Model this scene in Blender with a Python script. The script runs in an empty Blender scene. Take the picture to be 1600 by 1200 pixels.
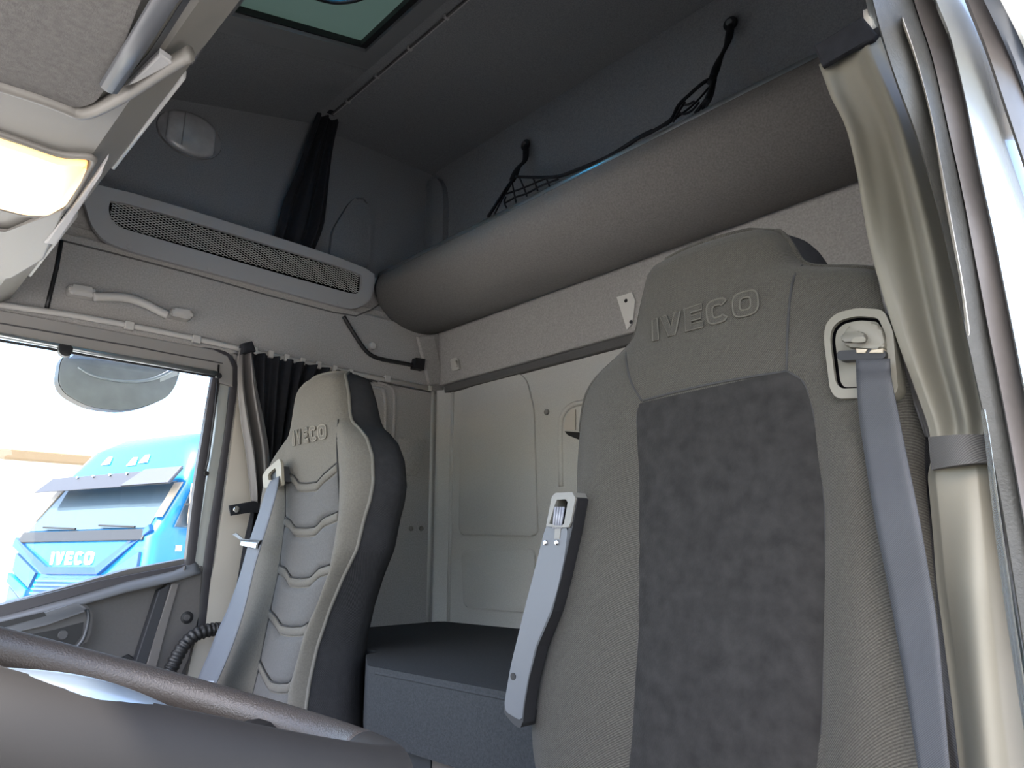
import bpy, bmesh, math, random
import numpy as np
from mathutils import Vector, Matrix

random.seed(7)
SC = bpy.context.scene
COL = SC.collection

# ------------------------------------------------------------------ camera
# eye at the origin; X runs to the rear of the cab, Y to the passenger side, Z up
YAW, PITCH, ROLL, FPX = math.radians(44.28), math.radians(13.88), math.radians(-0.26), 1094.7
FW = Vector((math.sin(YAW)*math.cos(PITCH), math.cos(YAW)*math.cos(PITCH), math.sin(PITCH)))
_r = Vector((math.cos(YAW), -math.sin(YAW), 0)); _u = _r.cross(FW)
RT = _r*math.cos(ROLL) + _u*math.sin(ROLL)
UP = -_r*math.sin(ROLL) + _u*math.cos(ROLL)
cam = bpy.data.objects.new('camera', bpy.data.cameras.new('camera'))
COL.objects.link(cam)
cam.matrix_world = Matrix(((RT.x, UP.x, -FW.x, 0), (RT.y, UP.y, -FW.y, 0), (RT.z, UP.z, -FW.z, 0), (0, 0, 0, 1)))
cam.data.sensor_width = 36.0
cam.data.lens = FPX/1600*36.0
cam.data.clip_start = 0.02
cam.data.clip_end = 300
SC.camera = cam

# ------------------------------------------------------------------ view, sky, sun
SC.view_settings.view_transform = 'Standard'
SC.view_settings.look = 'None'
SC.view_settings.gamma = 1
SC.view_settings.use_curve_mapping = False
SC.view_settings.exposure = 0.2
world = bpy.data.worlds.new('sky'); SC.world = world; world.use_nodes = True
wn = world.node_tree.nodes; wl = world.node_tree.links
bg = wn['Background']
sky = wn.new('ShaderNodeTexSky')
sky.sky_type = 'NISHITA'
sky.sun_disc = False
sky.sun_elevation = math.radians(55)
sky.sun_rotation = math.radians(250)
sky.dust_density = 3.0
wl.new(sky.outputs['Color'], bg.inputs['Color'])
bg.inputs['Strength'].default_value = 1.25
sun = bpy.data.objects.new('sun', bpy.data.lights.new('sun', 'SUN'))
COL.objects.link(sun)
sun.data.energy = 14.0
sun.data.angle = math.radians(0.6)
sun.data.color = (1.0, 0.95, 0.86)
_s = Vector((-0.50, -0.06, 0.86)).normalized()
sun.rotation_euler = _s.to_track_quat('Z', 'Y').to_euler()

# ------------------------------------------------------------------ helpers
def ray(px, py):
    return (FW*FPX + RT*(px-800) - UP*(py-600)).normalized()
def at(px, py, x=None, y=None, z=None):
    d = ray(px, py)
    t = x/d.x if x is not None else (y/d.y if y is not None else z/d.z)
    return d*t
def atp(px, py, p0, n):
    d = ray(px, py)
    return d*(p0.dot(n)/d.dot(n))
def V(*a): return Vector(a)
def lin(c):
    return tuple(((v/255)/12.92 if v <= 10 else ((v/255+0.055)/1.055)**2.4) for v in c)

def mat(name, col, rough=0.6, metal=0.0, spec=0.5, noise=None, bump=None, twill=None, emit=None, coat=0.0, sheen=0.0):
    """procedural principled material. noise=(scale, amount) tints the colour, bump=(scale, strength), twill=(scale, strength)"""
    m = bpy.data.materials.new(name); m.use_nodes = True
    nt = m.node_tree; N = nt.nodes; L = nt.links
    b = N['Principled BSDF']
    col = tuple(col)
    b.inputs['Base Color'].default_value = (*col, 1)
    b.inputs['Roughness'].default_value = rough
    b.inputs['Metallic'].default_value = metal
    b.inputs['Specular IOR Level'].default_value = spec
    b.inputs['Coat Weight'].default_value = coat
    b.inputs['Sheen Weight'].default_value = sheen
    tc = N.new('ShaderNodeTexCoord')
    last = None
    if noise:
        n = N.new('ShaderNodeTexNoise'); n.inputs['Scale'].default_value = noise[0]; n.inputs['Detail'].default_value = 6
        L.new(tc.outputs['Object'], n.inputs['Vector'])
        r = N.new('ShaderNodeMapRange'); r.inputs[1].default_value = 0.3; r.inputs[2].default_value = 0.7
        r.inputs[3].default_value = 1-noise[1]; r.inputs[4].default_value = 1+noise[1]
        L.new(n.outputs['Fac'], r.inputs[0])
        mx = N.new('ShaderNodeVectorMath'); mx.operation = 'SCALE'; mx.inputs[0].default_value = col
        L.new(r.outputs[0], mx.inputs['Scale']); L.new(mx.outputs[0], b.inputs['Base Color'])
        last = mx
    if twill:
        w = N.new('ShaderNodeTexWave'); w.wave_type = 'BANDS'; w.bands_direction = 'DIAGONAL'
        w.inputs['Scale'].default_value = twill[0]; w.inputs['Distortion'].default_value = 0.6; w.inputs['Detail'].default_value = 1
        mp = N.new('ShaderNodeMapping'); mp.inputs['Scale'].default_value = (0.8, 1, 1)
        L.new(tc.outputs['Object'], mp.inputs['Vector']); L.new(mp.outputs[0], w.inputs['Vector'])
        r2 = N.new('ShaderNodeMapRange'); r2.inputs[3].default_value = 0.7; r2.inputs[4].default_value = 1.3
        L.new(w.outputs['Fac'], r2.inputs[0])
        mx2 = N.new('ShaderNodeVectorMath'); mx2.operation = 'SCALE'; mx2.inputs[0].default_value = col
        if last: L.new(last.outputs[0], mx2.inputs[0])
        L.new(r2.outputs[0], mx2.inputs['Scale']); L.new(mx2.outputs[0], b.inputs['Base Color'])
        bp = N.new('ShaderNodeBump'); bp.inputs['Strength'].default_value = twill[1]; bp.inputs['Distance'].default_value = 0.001
        L.new(w.outputs['Fac'], bp.inputs['Height']); L.new(bp.outputs[0], b.inputs['Normal'])
    if bump:
        n2 = N.new('ShaderNodeTexNoise'); n2.inputs['Scale'].default_value = bump[0]; n2.inputs['Detail'].default_value = 3
        L.new(tc.outputs['Object'], n2.inputs['Vector'])
        bp = N.new('ShaderNodeBump'); bp.inputs['Strength'].default_value = bump[1]; bp.inputs['Distance'].default_value = 0.001
        L.new(n2.outputs['Fac'], bp.inputs['Height']); L.new(bp.outputs[0], b.inputs['Normal'])
    if emit:
        b.inputs['Emission Color'].default_value = (*emit[0], 1); b.inputs['Emission Strength'].default_value = emit[1]
    return m

def glass(name, tint=(1, 1, 1), gloss=0.06):
    m = bpy.data.materials.new(name); m.use_nodes = True
    nt = m.node_tree; N = nt.nodes; L = nt.links
    N.remove(N['Principled BSDF'])
    t = N.new('ShaderNodeBsdfTransparent'); t.inputs[0].default_value = (*tint, 1)
    g = N.new('ShaderNodeBsdfGlossy'); g.inputs['Roughness'].default_value = 0.02
    mx = N.new('ShaderNodeMixShader'); mx.inputs[0].default_value = gloss
    L.new(t.outputs[0], mx.inputs[1]); L.new(g.outputs[0], mx.inputs[2]); L.new(mx.outputs[0], N['Material Output'].inputs[0])
    return m

def obj(name, bm, m=None, parent=None, smooth=False, mods=()):
    me = bpy.data.meshes.new(name)
    bmesh.ops.recalc_face_normals(bm, faces=bm.faces[:])
    bm.to_mesh(me); bm.free()
    if smooth:
        for p in me.polygons: p.use_smooth = True
        if smooth == 'auto':
            try: me.set_sharp_from_angle(angle=math.radians(38))
            except Exception: pass
    if m: me.materials.append(m)
    o = bpy.data.objects.new(name, me); COL.objects.link(o)
    if parent:
        o.parent = parent
        o.matrix_parent_inverse = Matrix.Translation(-parent.location)
    return o
def tag(o, label, cat, group=None):
    o['label'] = label; o['category'] = cat
    if group: o['group'] = group
    return o
def thing(name, label, cat, loc=(0, 0, 0), group=None):
    o = bpy.data.objects.new(name, None); COL.objects.link(o)
    o.location = loc; o.empty_display_size = 0.05
    return tag(o, label, cat, group)
def struct(o):
    o['kind'] = 'structure'; return o

def box(bm, p, q, bev=0.0, seg=2):
    p, q = Vector(p), Vector(q)
    mid = (p+q)/2; d = q-p
    r = bmesh.ops.create_cube(bm, size=1, matrix=Matrix.Translation(mid) @ Matrix.Diagonal((abs(d.x), abs(d.y), abs(d.z), 1)))
    if bev:
        es = list({e for v in r['verts'] for e in v.link_edges})
        bmesh.ops.bevel(bm, geom=es, offset=bev, segments=seg, profile=0.5, affect='EDGES')
    return bm
def mbox(p, q, bev=0.0, seg=2): return box(bmesh.new(), p, q, bev, seg)

def prism(pts, off, bev=0.0, seg=2, bm=None):
    """planar polygon extruded by vector off, edges of the +off face bevelled"""
    bm = bm or bmesh.new()
    off = Vector(off)
    a = [bm.verts.new(Vector(p)) for p in pts]
    b = [bm.verts.new(Vector(p)+off) for p in pts]
    n = len(a)
    bm.faces.new(a); f = bm.faces.new(b[::-1])
    for i in range(n):
        bm.faces.new((a[i], b[i], b[(i+1) % n], a[(i+1) % n]))
    if bev:
        es = [e for e in f.edges]
        bmesh.ops.bevel(bm, geom=es, offset=bev, segments=seg, profile=0.5, affect='EDGES')
    return bm
def ring(outer, inner, off, bm=None):
    """frame between two loops of equal count, extruded by off"""
    bm = bm or bmesh.new(); off = Vector(off); n = len(outer)
    A = [[bm.verts.new(Vector(p)+o) for p in lp] for lp in (outer, inner) for o in (Vector((0, 0, 0)), off)]
    oa, ob, ia, ib = A
    for i in range(n):
        j = (i+1) % n
        bm.faces.new((oa[i], oa[j], ob[j], ob[i])); bm.faces.new((ia[i], ia[j], ib[j], ib[i]))
        bm.faces.new((ob[i], ob[j], ib[j], ib[i])); bm.faces.new((oa[i], oa[j], ia[j], ia[i]))
    return bm
def rnd(pts, r, n=5):
    """round the corners of a 2D/3D polygon by radius r (number or list)"""
    out = []; N = len(pts); P = [Vector(p) for p in pts]
    for i in range(N):
        rr = r[i] if isinstance(r, (list, tuple)) else r
        p, a, b = P[i], P[i-1], P[(i+1) % N]
        if rr <= 0: out.append(p); continue
        da, db = (a-p), (b-p)
        k = min(rr, da.length*0.49, db.length*0.49)
        s, e = p+da.normalized()*k, p+db.normalized()*k
        for t in range(n+1):
            t /= n
            out.append(s*(1-t)**2 + p*2*t*(1-t) + e*t*t)
    return out
def smooth_path(pts, k=6, closed=False):
    P = [Vector(p) for p in pts]; out = []
    n = len(P)
    rng = range(n if closed else n-1)
    for i in rng:
        p0 = P[(i-1) % n] if closed or i > 0 else P[0]*2-P[1]
        p1, p2 = P[i], P[(i+1) % n]
        p3 = P[(i+2) % n] if closed or i+2 < n else P[-1]*2-P[-2]
        for s in range(k):
            t = s/k
            out.append(0.5*((2*p1)+(p2-p0)*t+(2*p0-5*p1+4*p2-p3)*t*t+(3*p1-p0-3*p2+p3)*t**3))
    if not closed: out.append(P[-1])
    return out
def tube(pts, r, seg=8, closed=False, bm=None, flat=None, upv=None, taper=None):
    """tube along pts; flat=(a,b) elliptical/rect half sizes with a along upv"""
    bm = bm or bmesh.new()
    P = [Vector(p) for p in pts]; n = len(P); rings = []
    ref = Vector(upv) if upv else None
    for i in range(n):
        a = P[i-1] if (closed or i > 0) else P[i]
        b = P[(i+1) % n] if (closed or i < n-1) else P[i]
        t = (b-a).normalized()
        if ref is None:
            ref = Vector((0, 0, 1)) if abs(t.z) < 0.9 else Vector((1, 0, 0))
        e1 = ref - t*ref.dot(t)
        e1.normalize()
        e2 = t.cross(e1)
        if upv is None: ref = e1
        k = taper(i/(n-1)) if taper else 1.0
        ra, rb = (flat if flat else (r, r))
        ringv = []
        for s in range(seg):
            th = 2*math.pi*(s+0.5)/seg
            ringv.append(bm.verts.new(P[i] + e1*ra*k*math.cos(th)*(1.414 if seg == 4 else 1) + e2*rb*k*math.sin(th)*(1.414 if seg == 4 else 1)))
        rings.append(ringv)
    m = n if closed else n-1
    for i in range(m):
        A, B = rings[i], rings[(i+1) % n]
        for s in range(seg):
            bm.faces.new((A[s], A[(s+1) % seg], B[(s+1) % seg], B[s]))
    if not closed:
        bm.faces.new(rings[0][::-1]); bm.faces.new(rings[-1])
    return bm
def grid(rows, bm=None, closed=False):
    """mesh from rows of points (all equal length)"""
    bm = bm or bmesh.new()
    VV = [[bm.verts.new(Vector(p)) for p in row] for row in rows]
    for i in range(len(VV)-1):
        k = len(VV[i])
        for j in range(k if closed else k-1):
            bm.faces.new((VV[i][j], VV[i][(j+1) % k], VV[i+1][(j+1) % k], VV[i+1][j]))
    return bm
def slab(rows, off, bm=None):
    """grid thickened by vector off (or function of point)"""
    off = Vector(off)
    full = []
    for row in rows:
        full.append([Vector(p) for p in row] + [Vector(p)+off for p in reversed(row)])
    bm = grid(full, bm, closed=True)
    bm.verts.ensure_lookup_table()
    k = len(full[0]); n = len(full)
    base = len(bm.verts)-k*n
    w = len(rows[0])
    for i in (0, n-1):
        for j in range(w-1):
            vs = [bm.verts[base+i*k+j], bm.verts[base+i*k+j+1], bm.verts[base+i*k+k-2-j], bm.verts[base+i*k+k-1-j]]
            try: bm.faces.new(vs)
            except ValueError: pass
    return bm
def disc(c, n, r, h, seg=20, bm=None, bev=0.0, ry=None):
    """short cylinder centred on c, axis n, from c to c+n*h"""
    c, n = Vector(c), Vector(n).normalized()
    a = n.orthogonal().normalized(); b = n.cross(a)
    pts = [c+a*r*math.cos(2*math.pi*i/seg)+b*r*math.sin(2*math.pi*i/seg) for i in range(seg)]
    return prism(pts, n*h, bev, 2, bm)
def P2(lst, **k): return [at(x, y, **k) for x, y in lst]

# ------------------------------------------------------------------ materials
carpet = mat('grey carpet lining', lin((150, 147, 144)), 0.95, spec=0.1, noise=(220, 0.16), bump=(900, 0.5), sheen=0.1)
carpet_dark = mat('dark roof lining', lin((112, 114, 117)), 0.95, spec=0.1, noise=(260, 0.18), bump=(900, 0.5))
shelf_m = mat('shelf carpet', lin((116, 113, 110)), 0.95, spec=0.1, noise=(220, 0.16), bump=(900, 0.5), sheen=0.05)
felt = mat('console felt', lin((102, 100, 98)), 0.95, spec=0.1, noise=(120, 0.14), bump=(500, 0.6))
pressed = mat('pressed felt panel', lin((174, 173, 168)), 0.7, spec=0.3, noise=(300, 0.08), bump=(800, 0.3))
ledge_m = mat('ledge lining', lin((80, 79, 78)), 0.9, noise=(250, 0.1))
plastic_lt = mat('light grey plastic', lin((112, 109, 104)), 0.45, bump=(900, 0.12))
plastic_vent = mat('grey vent plastic', lin((146, 145, 145)), 0.6, bump=(900, 0.2))
plastic_dk = mat('dark grey plastic', lin((66, 65, 66)), 0.45, bump=(700, 0.25), noise=(200, 0.05))
door_plastic = mat('door trim plastic', lin((82, 79, 78)), 0.5, bump=(600, 0.25), noise=(150, 0.05))
door_top = mat('door top plastic', lin((92, 94, 98)), 0.38, bump=(600, 0.15))  # blue-grey sky reflection put into the base colour
black_pl = mat('black plastic', lin((24, 24, 26)), 0.45)
void = mat('black as unlit depth', lin((6, 6, 7)), 1.0, spec=0.0)  # flat black standing in for the shade inside a recess
plastic_sm = mat('pale grey fittings', lin((172, 169, 164)), 0.45)
black_cloth = mat('black cloth', lin((30, 31, 35)), 0.85, spec=0.2, noise=(60, 0.2), bump=(600, 0.4))
black_soft = mat('black rubber', lin((20, 20, 22)), 0.5)
seal_m = mat('seal rubber', lin((62, 62, 60)), 0.5, noise=(90, 0.12), bump=(350, 0.5))
seal_2 = mat('grey seal', lin((84, 80, 79)), 0.45, noise=(60, 0.06))
white_paint = mat('white cab paint', lin((134, 137, 135)), 0.25, coat=0.4)
beige_m = mat('cream panel', lin((176, 170, 160)), 0.5, bump=(300, 0.05))
satin = mat('satin grey curtain', lin((108, 105, 95)), 0.5, spec=0.25, noise=(7, 0.06), bump=(30, 0.10), sheen=0.05)
strap_m = mat('dark webbing strap', lin((62, 61, 60)), 0.8, twill=(260, 0.3))
belt_m = mat('grey seat belt webbing', lin((48, 50, 54)), 0.6, spec=0.4, twill=(300, 0.25))
belt_m2 = mat('light grey seat belt webbing', lin((92, 96, 103)), 0.6, spec=0.4, twill=(300, 0.25))
twill_m = mat('grey twill upholstery', lin((63, 61, 56)), 0.9, spec=0.15, noise=(420, 0.22), twill=(185, 0.5), sheen=0.08)
twill_dk = mat('dark side upholstery', lin((54, 54, 56)), 0.92, spec=0.12, noise=(80, 0.1), twill=(210, 0.4))
weave_m = mat('grey flat weave', lin((94, 91, 85)), 0.92, spec=0.12, noise=(240, 0.12), bump=(900, 0.5), sheen=0.12)
weave_in = mat('grey quilted weave', lin((84, 83, 82)), 0.92, spec=0.12, noise=(260, 0.12), bump=(900, 0.5), sheen=0.12)
suede = mat('charcoal suede', lin((40, 39, 38)), 0.95, spec=0.08, noise=(48, 0.26), bump=(400, 0.6), sheen=0.08)
seam_m = mat('seam thread', lin((46, 46, 46)), 0.9)
pipe_m = mat('piping', lin((96, 94, 88)), 0.8, bump=(500, 0.3))
cush_m = mat('charcoal mattress cloth', lin((50, 52, 54)), 0.9, spec=0.15, noise=(300, 0.2), bump=(800, 0.5))
bunk_m = mat('brown grey bunk panel', lin((78, 72, 67)), 0.55, noise=(120, 0.08))
alu = mat('satin aluminium', lin((190, 196, 198)), 0.3, metal=0.9)
chrome = mat('chrome', lin((215, 215, 215)), 0.12, metal=1.0)
silver_pl = mat('silver grey plastic', lin((78, 80, 84)), 0.42, spec=0.5)
leather = mat('grained rim cover', lin((54, 49, 46)), 0.42, bump=(700, 0.6))
rim_near = mat('smooth rim plastic', lin((33, 30, 28)), 0.7, spec=0.3, noise=(40, 0.05))
inlay_m = mat('satin silver inlay', lin((120, 130, 140)), 0.33, metal=0.5)
lamp_lens = mat('warm lit lamp lens', lin((255, 220, 160)), 0.3, emit=((1.0, 0.62, 0.22), 5.0))
_n = lamp_lens.node_tree.nodes; _l = lamp_lens.node_tree.links
_tc = _n.new('ShaderNodeTexCoord'); _d = _n.new('ShaderNodeVectorMath'); _d.operation = 'DISTANCE'
_d.inputs[1].default_value = (0.10, 1.30, 0.60)       # the bulb behind the lens
_cr = _n.new('ShaderNodeValToRGB'); _cr.color_ramp.elements[0].position = 0.03; _cr.color_ramp.elements[0].color = (1.0, 0.95, 0.8, 1)
_e = _cr.color_ramp.elements.new(0.10); _e.color = (1.0, 0.74, 0.30, 1)
_cr.color_ramp.elements[-1].position = 0.17; _cr.color_ramp.elements[-1].color = (0.80, 0.36, 0.09, 1)
_l.new(_tc.outputs['Object'], _d.inputs[0]); _l.new(_d.outputs['Value'], _cr.inputs[0]); _l.new(_cr.outputs[0], _n['Principled BSDF'].inputs['Emission Color'])
_n['Principled BSDF'].inputs['Emission Strength'].default_value = 1.15
lens_dim = mat('clear lens over grey', lin((120, 120, 122)), 0.2, noise=(30, 0.15))
hatch_glass = bpy.data.materials.new('smoked hatch panel'); hatch_glass.use_nodes = True
_n = hatch_glass.node_tree.nodes; _l = hatch_glass.node_tree.links
_t = _n.new('ShaderNodeBsdfTranslucent'); _t.inputs[0].default_value = (0.13, 0.17, 0.155, 1)
_a = _n.new('ShaderNodeMixShader'); _a.inputs[0].default_value = 0.5
_n['Principled BSDF'].inputs['Base Color'].default_value = (0.12, 0.15, 0.14, 1)
_n['Principled BSDF'].inputs['Roughness'].default_value = 0.3
_l.new(_n['Principled BSDF'].outputs[0], _a.inputs[1]); _l.new(_t.outputs[0], _a.inputs[2]); _l.new(_a.outputs[0], _n['Material Output'].inputs[0])
pane = glass('window glass', (0.96, 0.98, 0.97), 0.03)
port_glass = bpy.data.materials.new('sky blue port'); port_glass.use_nodes = True
_n = port_glass.node_tree.nodes; _t = _n.new('ShaderNodeBsdfTranslucent'); _t.inputs[0].default_value = (0.12, 0.60, 0.85, 1)  # blue of the sky seen through it put into the pane colour
port_glass.node_tree.links.new(_t.outputs[0], _n['Material Output'].inputs[0])

# ------------------------------------------------------------------ the cab shell
XR, YP, YU, YD = 1.714, 2.15, 2.25, 0.19      # rear wall, passenger wall, upper passenger wall, driver wall
RAIL = 0.645
FLOOR = -1.05
def ceil_z(x): return 1.63+0.288*(x-1.1) if x < 1.1 else 1.63+0.034*(x-1.1)

struct(obj('floor', mbox((-0.9, 0.05, FLOOR-0.05), (1.8, 2.3, FLOOR)), plastic_dk))

# ceiling: sloping front part with the hatch opening, and the flat rear part
_n0 = V(-0.288, 0, 1).normalized()
_a, _b = atp(571, 81, V(1.1, 0, 1.618), _n0), atp(360, 27, V(1.1, 0, 1.618), _n0)
HX0, HX1, HY0, HY1 = _b.x, _a.x, 1.12, _a.y      # hatch opening
bm = bmesh.new()
def cq(x0, x1, y0, y1):
    prism([V(x0, y0, ceil_z(x0)), V(x1, y0, ceil_z(x1)), V(x1, y1, ceil_z(x1)), V(x0, y1, ceil_z(x0))], (0, 0, 0.04), bm=bm)
cq(-0.35, HX0, 0.1, 2.4); cq(HX1, 1.1, 0.1, 2.4); cq(HX0, HX1, 0.1, HY0); cq(HX0, HX1, HY1, 2.4)
prism([V(1.1, 0.1, ceil_z(1.1)), V(1.8, 0.1, ceil_z(1.8)), V(1.8, 2.4, ceil_z(1.8)), V(1.1, 2.4, ceil_z(1.1))], (0, 0, 0.04), bm=bm)
ceiling = struct(obj('ceiling', bm, carpet_dark))

# rear wall: carpeted upper board over a pressed lower panel
rear = struct(obj('wall_rear', mbox((XR, 0.05, FLOOR), (XR+0.05, 2.35, 1.72)), pressed))
obj('upper_board', prism([V(XR, 0.1, RAIL+0.02), V(XR, 2.17, RAIL+0.02), V(XR, 2.17, 0.93), V(XR, 0.1, 0.93)], (-0.03, 0, 0), 0.006), carpet, rear)
obj('ledge', prism([V(XR, 0.1, RAIL+0.018), V(XR, 2.12, RAIL+0.018), V(XR, 2.12, RAIL-0.012), V(XR, 0.1, RAIL-0.012)], (-0.022, 0, 0), 0.004), ledge_m, rear)
obj('lining_board', prism([V(XR, 0.1, 0.94), V(XR, 2.25, 0.94), V(XR, 2.25, 1.66), V(XR, 0.1, 1.66)], (-0.012, 0, 0), 0.004), carpet_dark, rear)  # shade behind the shelf put into the darker lining colour
def rib(pts, parent, r=0.006, closed=True, name='pressed_rib', m=None):
    o = obj(name, tube(smooth_path(pts, 3, closed) if not closed else pts, r, 8, closed), m or pressed, parent, True)
    return o
def raised(pxs, rad, parent, th=(-0.008, 0, 0), name='pressed_panel', bev=0.006, m=None, **k):
    return obj(name, prism(rnd(P2(pxs, **k), rad), th, bev, 3), m or pressed, parent, 'auto')
raised([(719, 836), (722, 622), (726, 609), (812, 583), (825, 594), (836, 640), (842, 838)], 0.03, rear, x=XR)
raised([(726, 949), (722, 862), (836, 857), (838, 880), (836, 958)], 0.03, rear, x=XR)
rib(P2([(877, 760), (876, 672), (880, 648), (893, 634), (915, 628)], x=XR), rear, 0.010, False)
obj('cream_cutout', prism(P2([(882, 668), (886, 650), (893, 640), (900, 640), (900, 672), (884, 672)], x=XR-0.002), (-0.004, 0, 0)), beige_m, rear)
obj('cutout_shadow_gap', prism(P2([(883, 674), (912, 676), (912, 690), (888, 680)], x=XR-0.002), (-0.003, 0, 0)), black_pl, rear)
obj('snap_button', disc(at(855, 644, x=XR), (-1, 0, 0), 0.010, 0.008, bev=0.003), plastic_lt, rear, 'auto')

# passenger wall
wl_ = struct(obj('wall_passenger', mbox((-0.75, YU, 1.0), (XR+0.05, YU+0.05, 1.75)), carpet_dark))
obj('carpet_board', mbox((-0.7, YP, RAIL-0.02), (XR, YP+0.06, 0.885), 0.006), carpet, wl_)
obj('step_ledge', mbox((-0.7, YP+0.02, 0.875), (XR, YU+0.02, 0.92), 0.004), carpet, wl_)
obj('vent_backing', mbox((-0.7, YP+0.03, 0.90), (XR, YU+0.02, 1.055), 0.004), carpet, wl_)
# rear lower lining of the passenger side, with its pressed relief
obj('rear_lining', mbox((0.86, YP, FLOOR), (XR, YP+0.05, RAIL-0.01)), carpet, wl_)
rib(P2([(470, 599), (585, 606), (599, 614), (602, 640), (600, 700), (596, 800)], y=YP), wl_, 0.007, False, m=carpet)
rib(P2([(590, 598), (607, 603), (615, 614), (616, 650), (613, 720), (612, 820)], y=YP), wl_, 0.007, False, m=carpet)
raised([(621, 683), (667, 686), (652, 744), (632, 744)], 0.025, wl_, (0, -0.006, 0), y=YP, bev=0.005, m=carpet)
for q in ((642, 826), (658, 826)):
    obj('snap_button', disc(at(*q, y=YP), (0, -1, 0), 0.009, 0.006, bev=0.003), plastic_lt, wl_, 'auto')
raised([(510, 412), (516, 362), (543, 318), (556, 308), (570, 314), (576, 335), (573, 425)], 0.03, wl_, (0, -0.02, 0), y=YU, bev=0.015, name='wall_bulge', m=carpet_dark)
# rear corner: vertical mouldings and the sloping filler of the upper corner
corner = struct(obj('trim_1', prism([V(XR, 2.10, FLOOR), V(XR-0.035, 2.15, FLOOR), V(XR, 2.2, FLOOR)], (0, 0, RAIL-FLOOR)), pressed))
for q0, q1, k in (((708, 607), (701, 975), dict(x=XR)), ((676, 612), (668, 972), dict(y=YP))):
    obj('corner_bead', tube([at(*q0, **k), at(*q1, **k)], 0.008, 8), pressed, corner, True)
obj('corner_filler', prism(P2([(650, 527), (676, 523), (693, 600), (668, 602)], y=YP-0.004), (0, -0.012, 0), 0.006), carpet, corner)
# upper rear corner cover with its rounded top
cc = [V(XR-0.012, 2.25, 1.62), V(XR-0.012, 2.18, 1.60), V(XR-0.012, 2.135, 1.54), V(XR-0.012, 2.125, 1.45), V(XR-0.012, 2.125, 1.0), V(XR-0.012, 2.25, 1.0)]
obj('corner_cover', prism(rnd(cc, 0.04), (-0.03, 0, 0), 0.012, 3), carpet_dark, corner, 'auto')

# ---- driver side wall above and behind the door opening (mostly outside the view)
wr = struct(obj('wall_driver', prism([V(-0.75, YD, 0.70), V(0.86, YD, 0.70), V(0.93, YD, 0.62), V(0.97, YD, -1.05), V(XR+0.05, YD, -1.05), V(XR+0.05, YD, 1.72), V(1.1, YD, 1.66), V(-0.35, YD, 1.25), V(-0.75, YD, 0.75)], (0, -0.04, 0)), carpet_dark))
obj('pillar_panel', prism([at(a, b, x=1.03) for a, b in ((1444, 690), (1462, 690), (1458, 745), (1446, 850), (1436, 850), (1438, 780))], (0.02, 0, 0)), beige_m, wr)
obj('roof_gutter', mbox((-0.75, 0.03, 0.74), (0.84, YD-0.03, 1.0)), white_paint, wr)

struct(obj('trim_5', mbox((-0.80, 0.12, FLOOR), (-0.75, 2.24, -0.20)), plastic_dk))
db = thing('dashboard', 'dark dashboard below the windscreen ahead of the steering wheel', 'dashboard', (-0.5, 1.2, FLOOR))
obj('body', prism([V(-0.745, 0.20, FLOOR), V(-0.30, 0.20, FLOOR), V(-0.20, 0.20, -0.55), V(-0.17, 0.20, -0.22), V(-0.24, 0.20, -0.13), V(-0.745, 0.20, -0.18)], (0, 1.93, 0), 0.0), plastic_dk, db)
# the driver door stands open, swung out ahead of the opening
d2 = struct(obj('door_2', mbox((-0.42, -0.98, -1.15), (-0.34, 0.10, -0.02), 0.02), door_plastic))
obj('window_frame', ring([V(-0.40, 0.10, -0.02), V(-0.40, -0.98, -0.02), V(-0.40, -0.90, 0.64), V(-0.40, 0.10, 0.64)], [V(-0.40, 0.03, 0.03), V(-0.40, -0.90, 0.03), V(-0.40, -0.84, 0.57), V(-0.40, 0.03, 0.57)], (0.05, 0, 0)), seal_m, d2)
obj('window_pane', prism([V(-0.38, 0.03, 0.03), V(-0.38, -0.90, 0.03), V(-0.38, -0.84, 0.57), V(-0.38, 0.03, 0.57)], (0.004, 0, 0)), pane, d2)
# windscreen header closes the front of the roof
struct(obj('trim_2', mbox((-0.40, 0.1, 0.78), (-0.34, 2.4, 1.30)), carpet_dark))

# ------------------------------------------------------------------ roof hatch
def cplane(px, py, lift=0.0):
    n = V(-0.288, 0, 1).normalized()
    return atp(px, py, V(1.1, 0, 1.63-lift), n)
hatch = thing('roof_hatch', 'smoked roof hatch in a grey frame with a round sky-coloured port at its edge', 'hatch', (0.8, 1.45, 1.55))
def hz(x, y, l=0.0): return V(x, y, ceil_z(x)-l)
A = cplane(571, 81, 0.012); Bx = cplane(360, 27, 0.012)
hx0, hx1, hy1, hy0 = Bx.x, A.x, A.y, 1.12
fo = 0.085
outer = [hz(hx0-fo, hy0-fo), hz(hx1+fo-0.02, hy0-fo), hz(hx1+fo-0.02, hy1+fo), hz(hx0-fo, hy1+fo)]
inner = [hz(hx0, hy0), hz(hx1, hy0), hz(hx1, hy1), hz(hx0, hy1)]
obj('frame', ring(outer, inner, (0, 0, -0.014)), mat('hatch frame', lin((104, 106, 109)), 0.5), hatch)
obj('inner_lip', ring([p+V(0, 0, 0.0) for p in inner], [hz(hx0+.005, hy0+.005), hz(hx1-.022, hy0+.005), hz(hx1-.022, hy1-.005), hz(hx0+.005, hy1-.005)], (0, 0, 0.022)), black_pl, hatch)
pc = atp(533, -36, V(1.1, 0, 1.648), V(-0.288, 0, 1).normalized())
nn = V(-0.288, 0, 1).normalized()
PR = 0.108
po, pi_ = [], []
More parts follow.
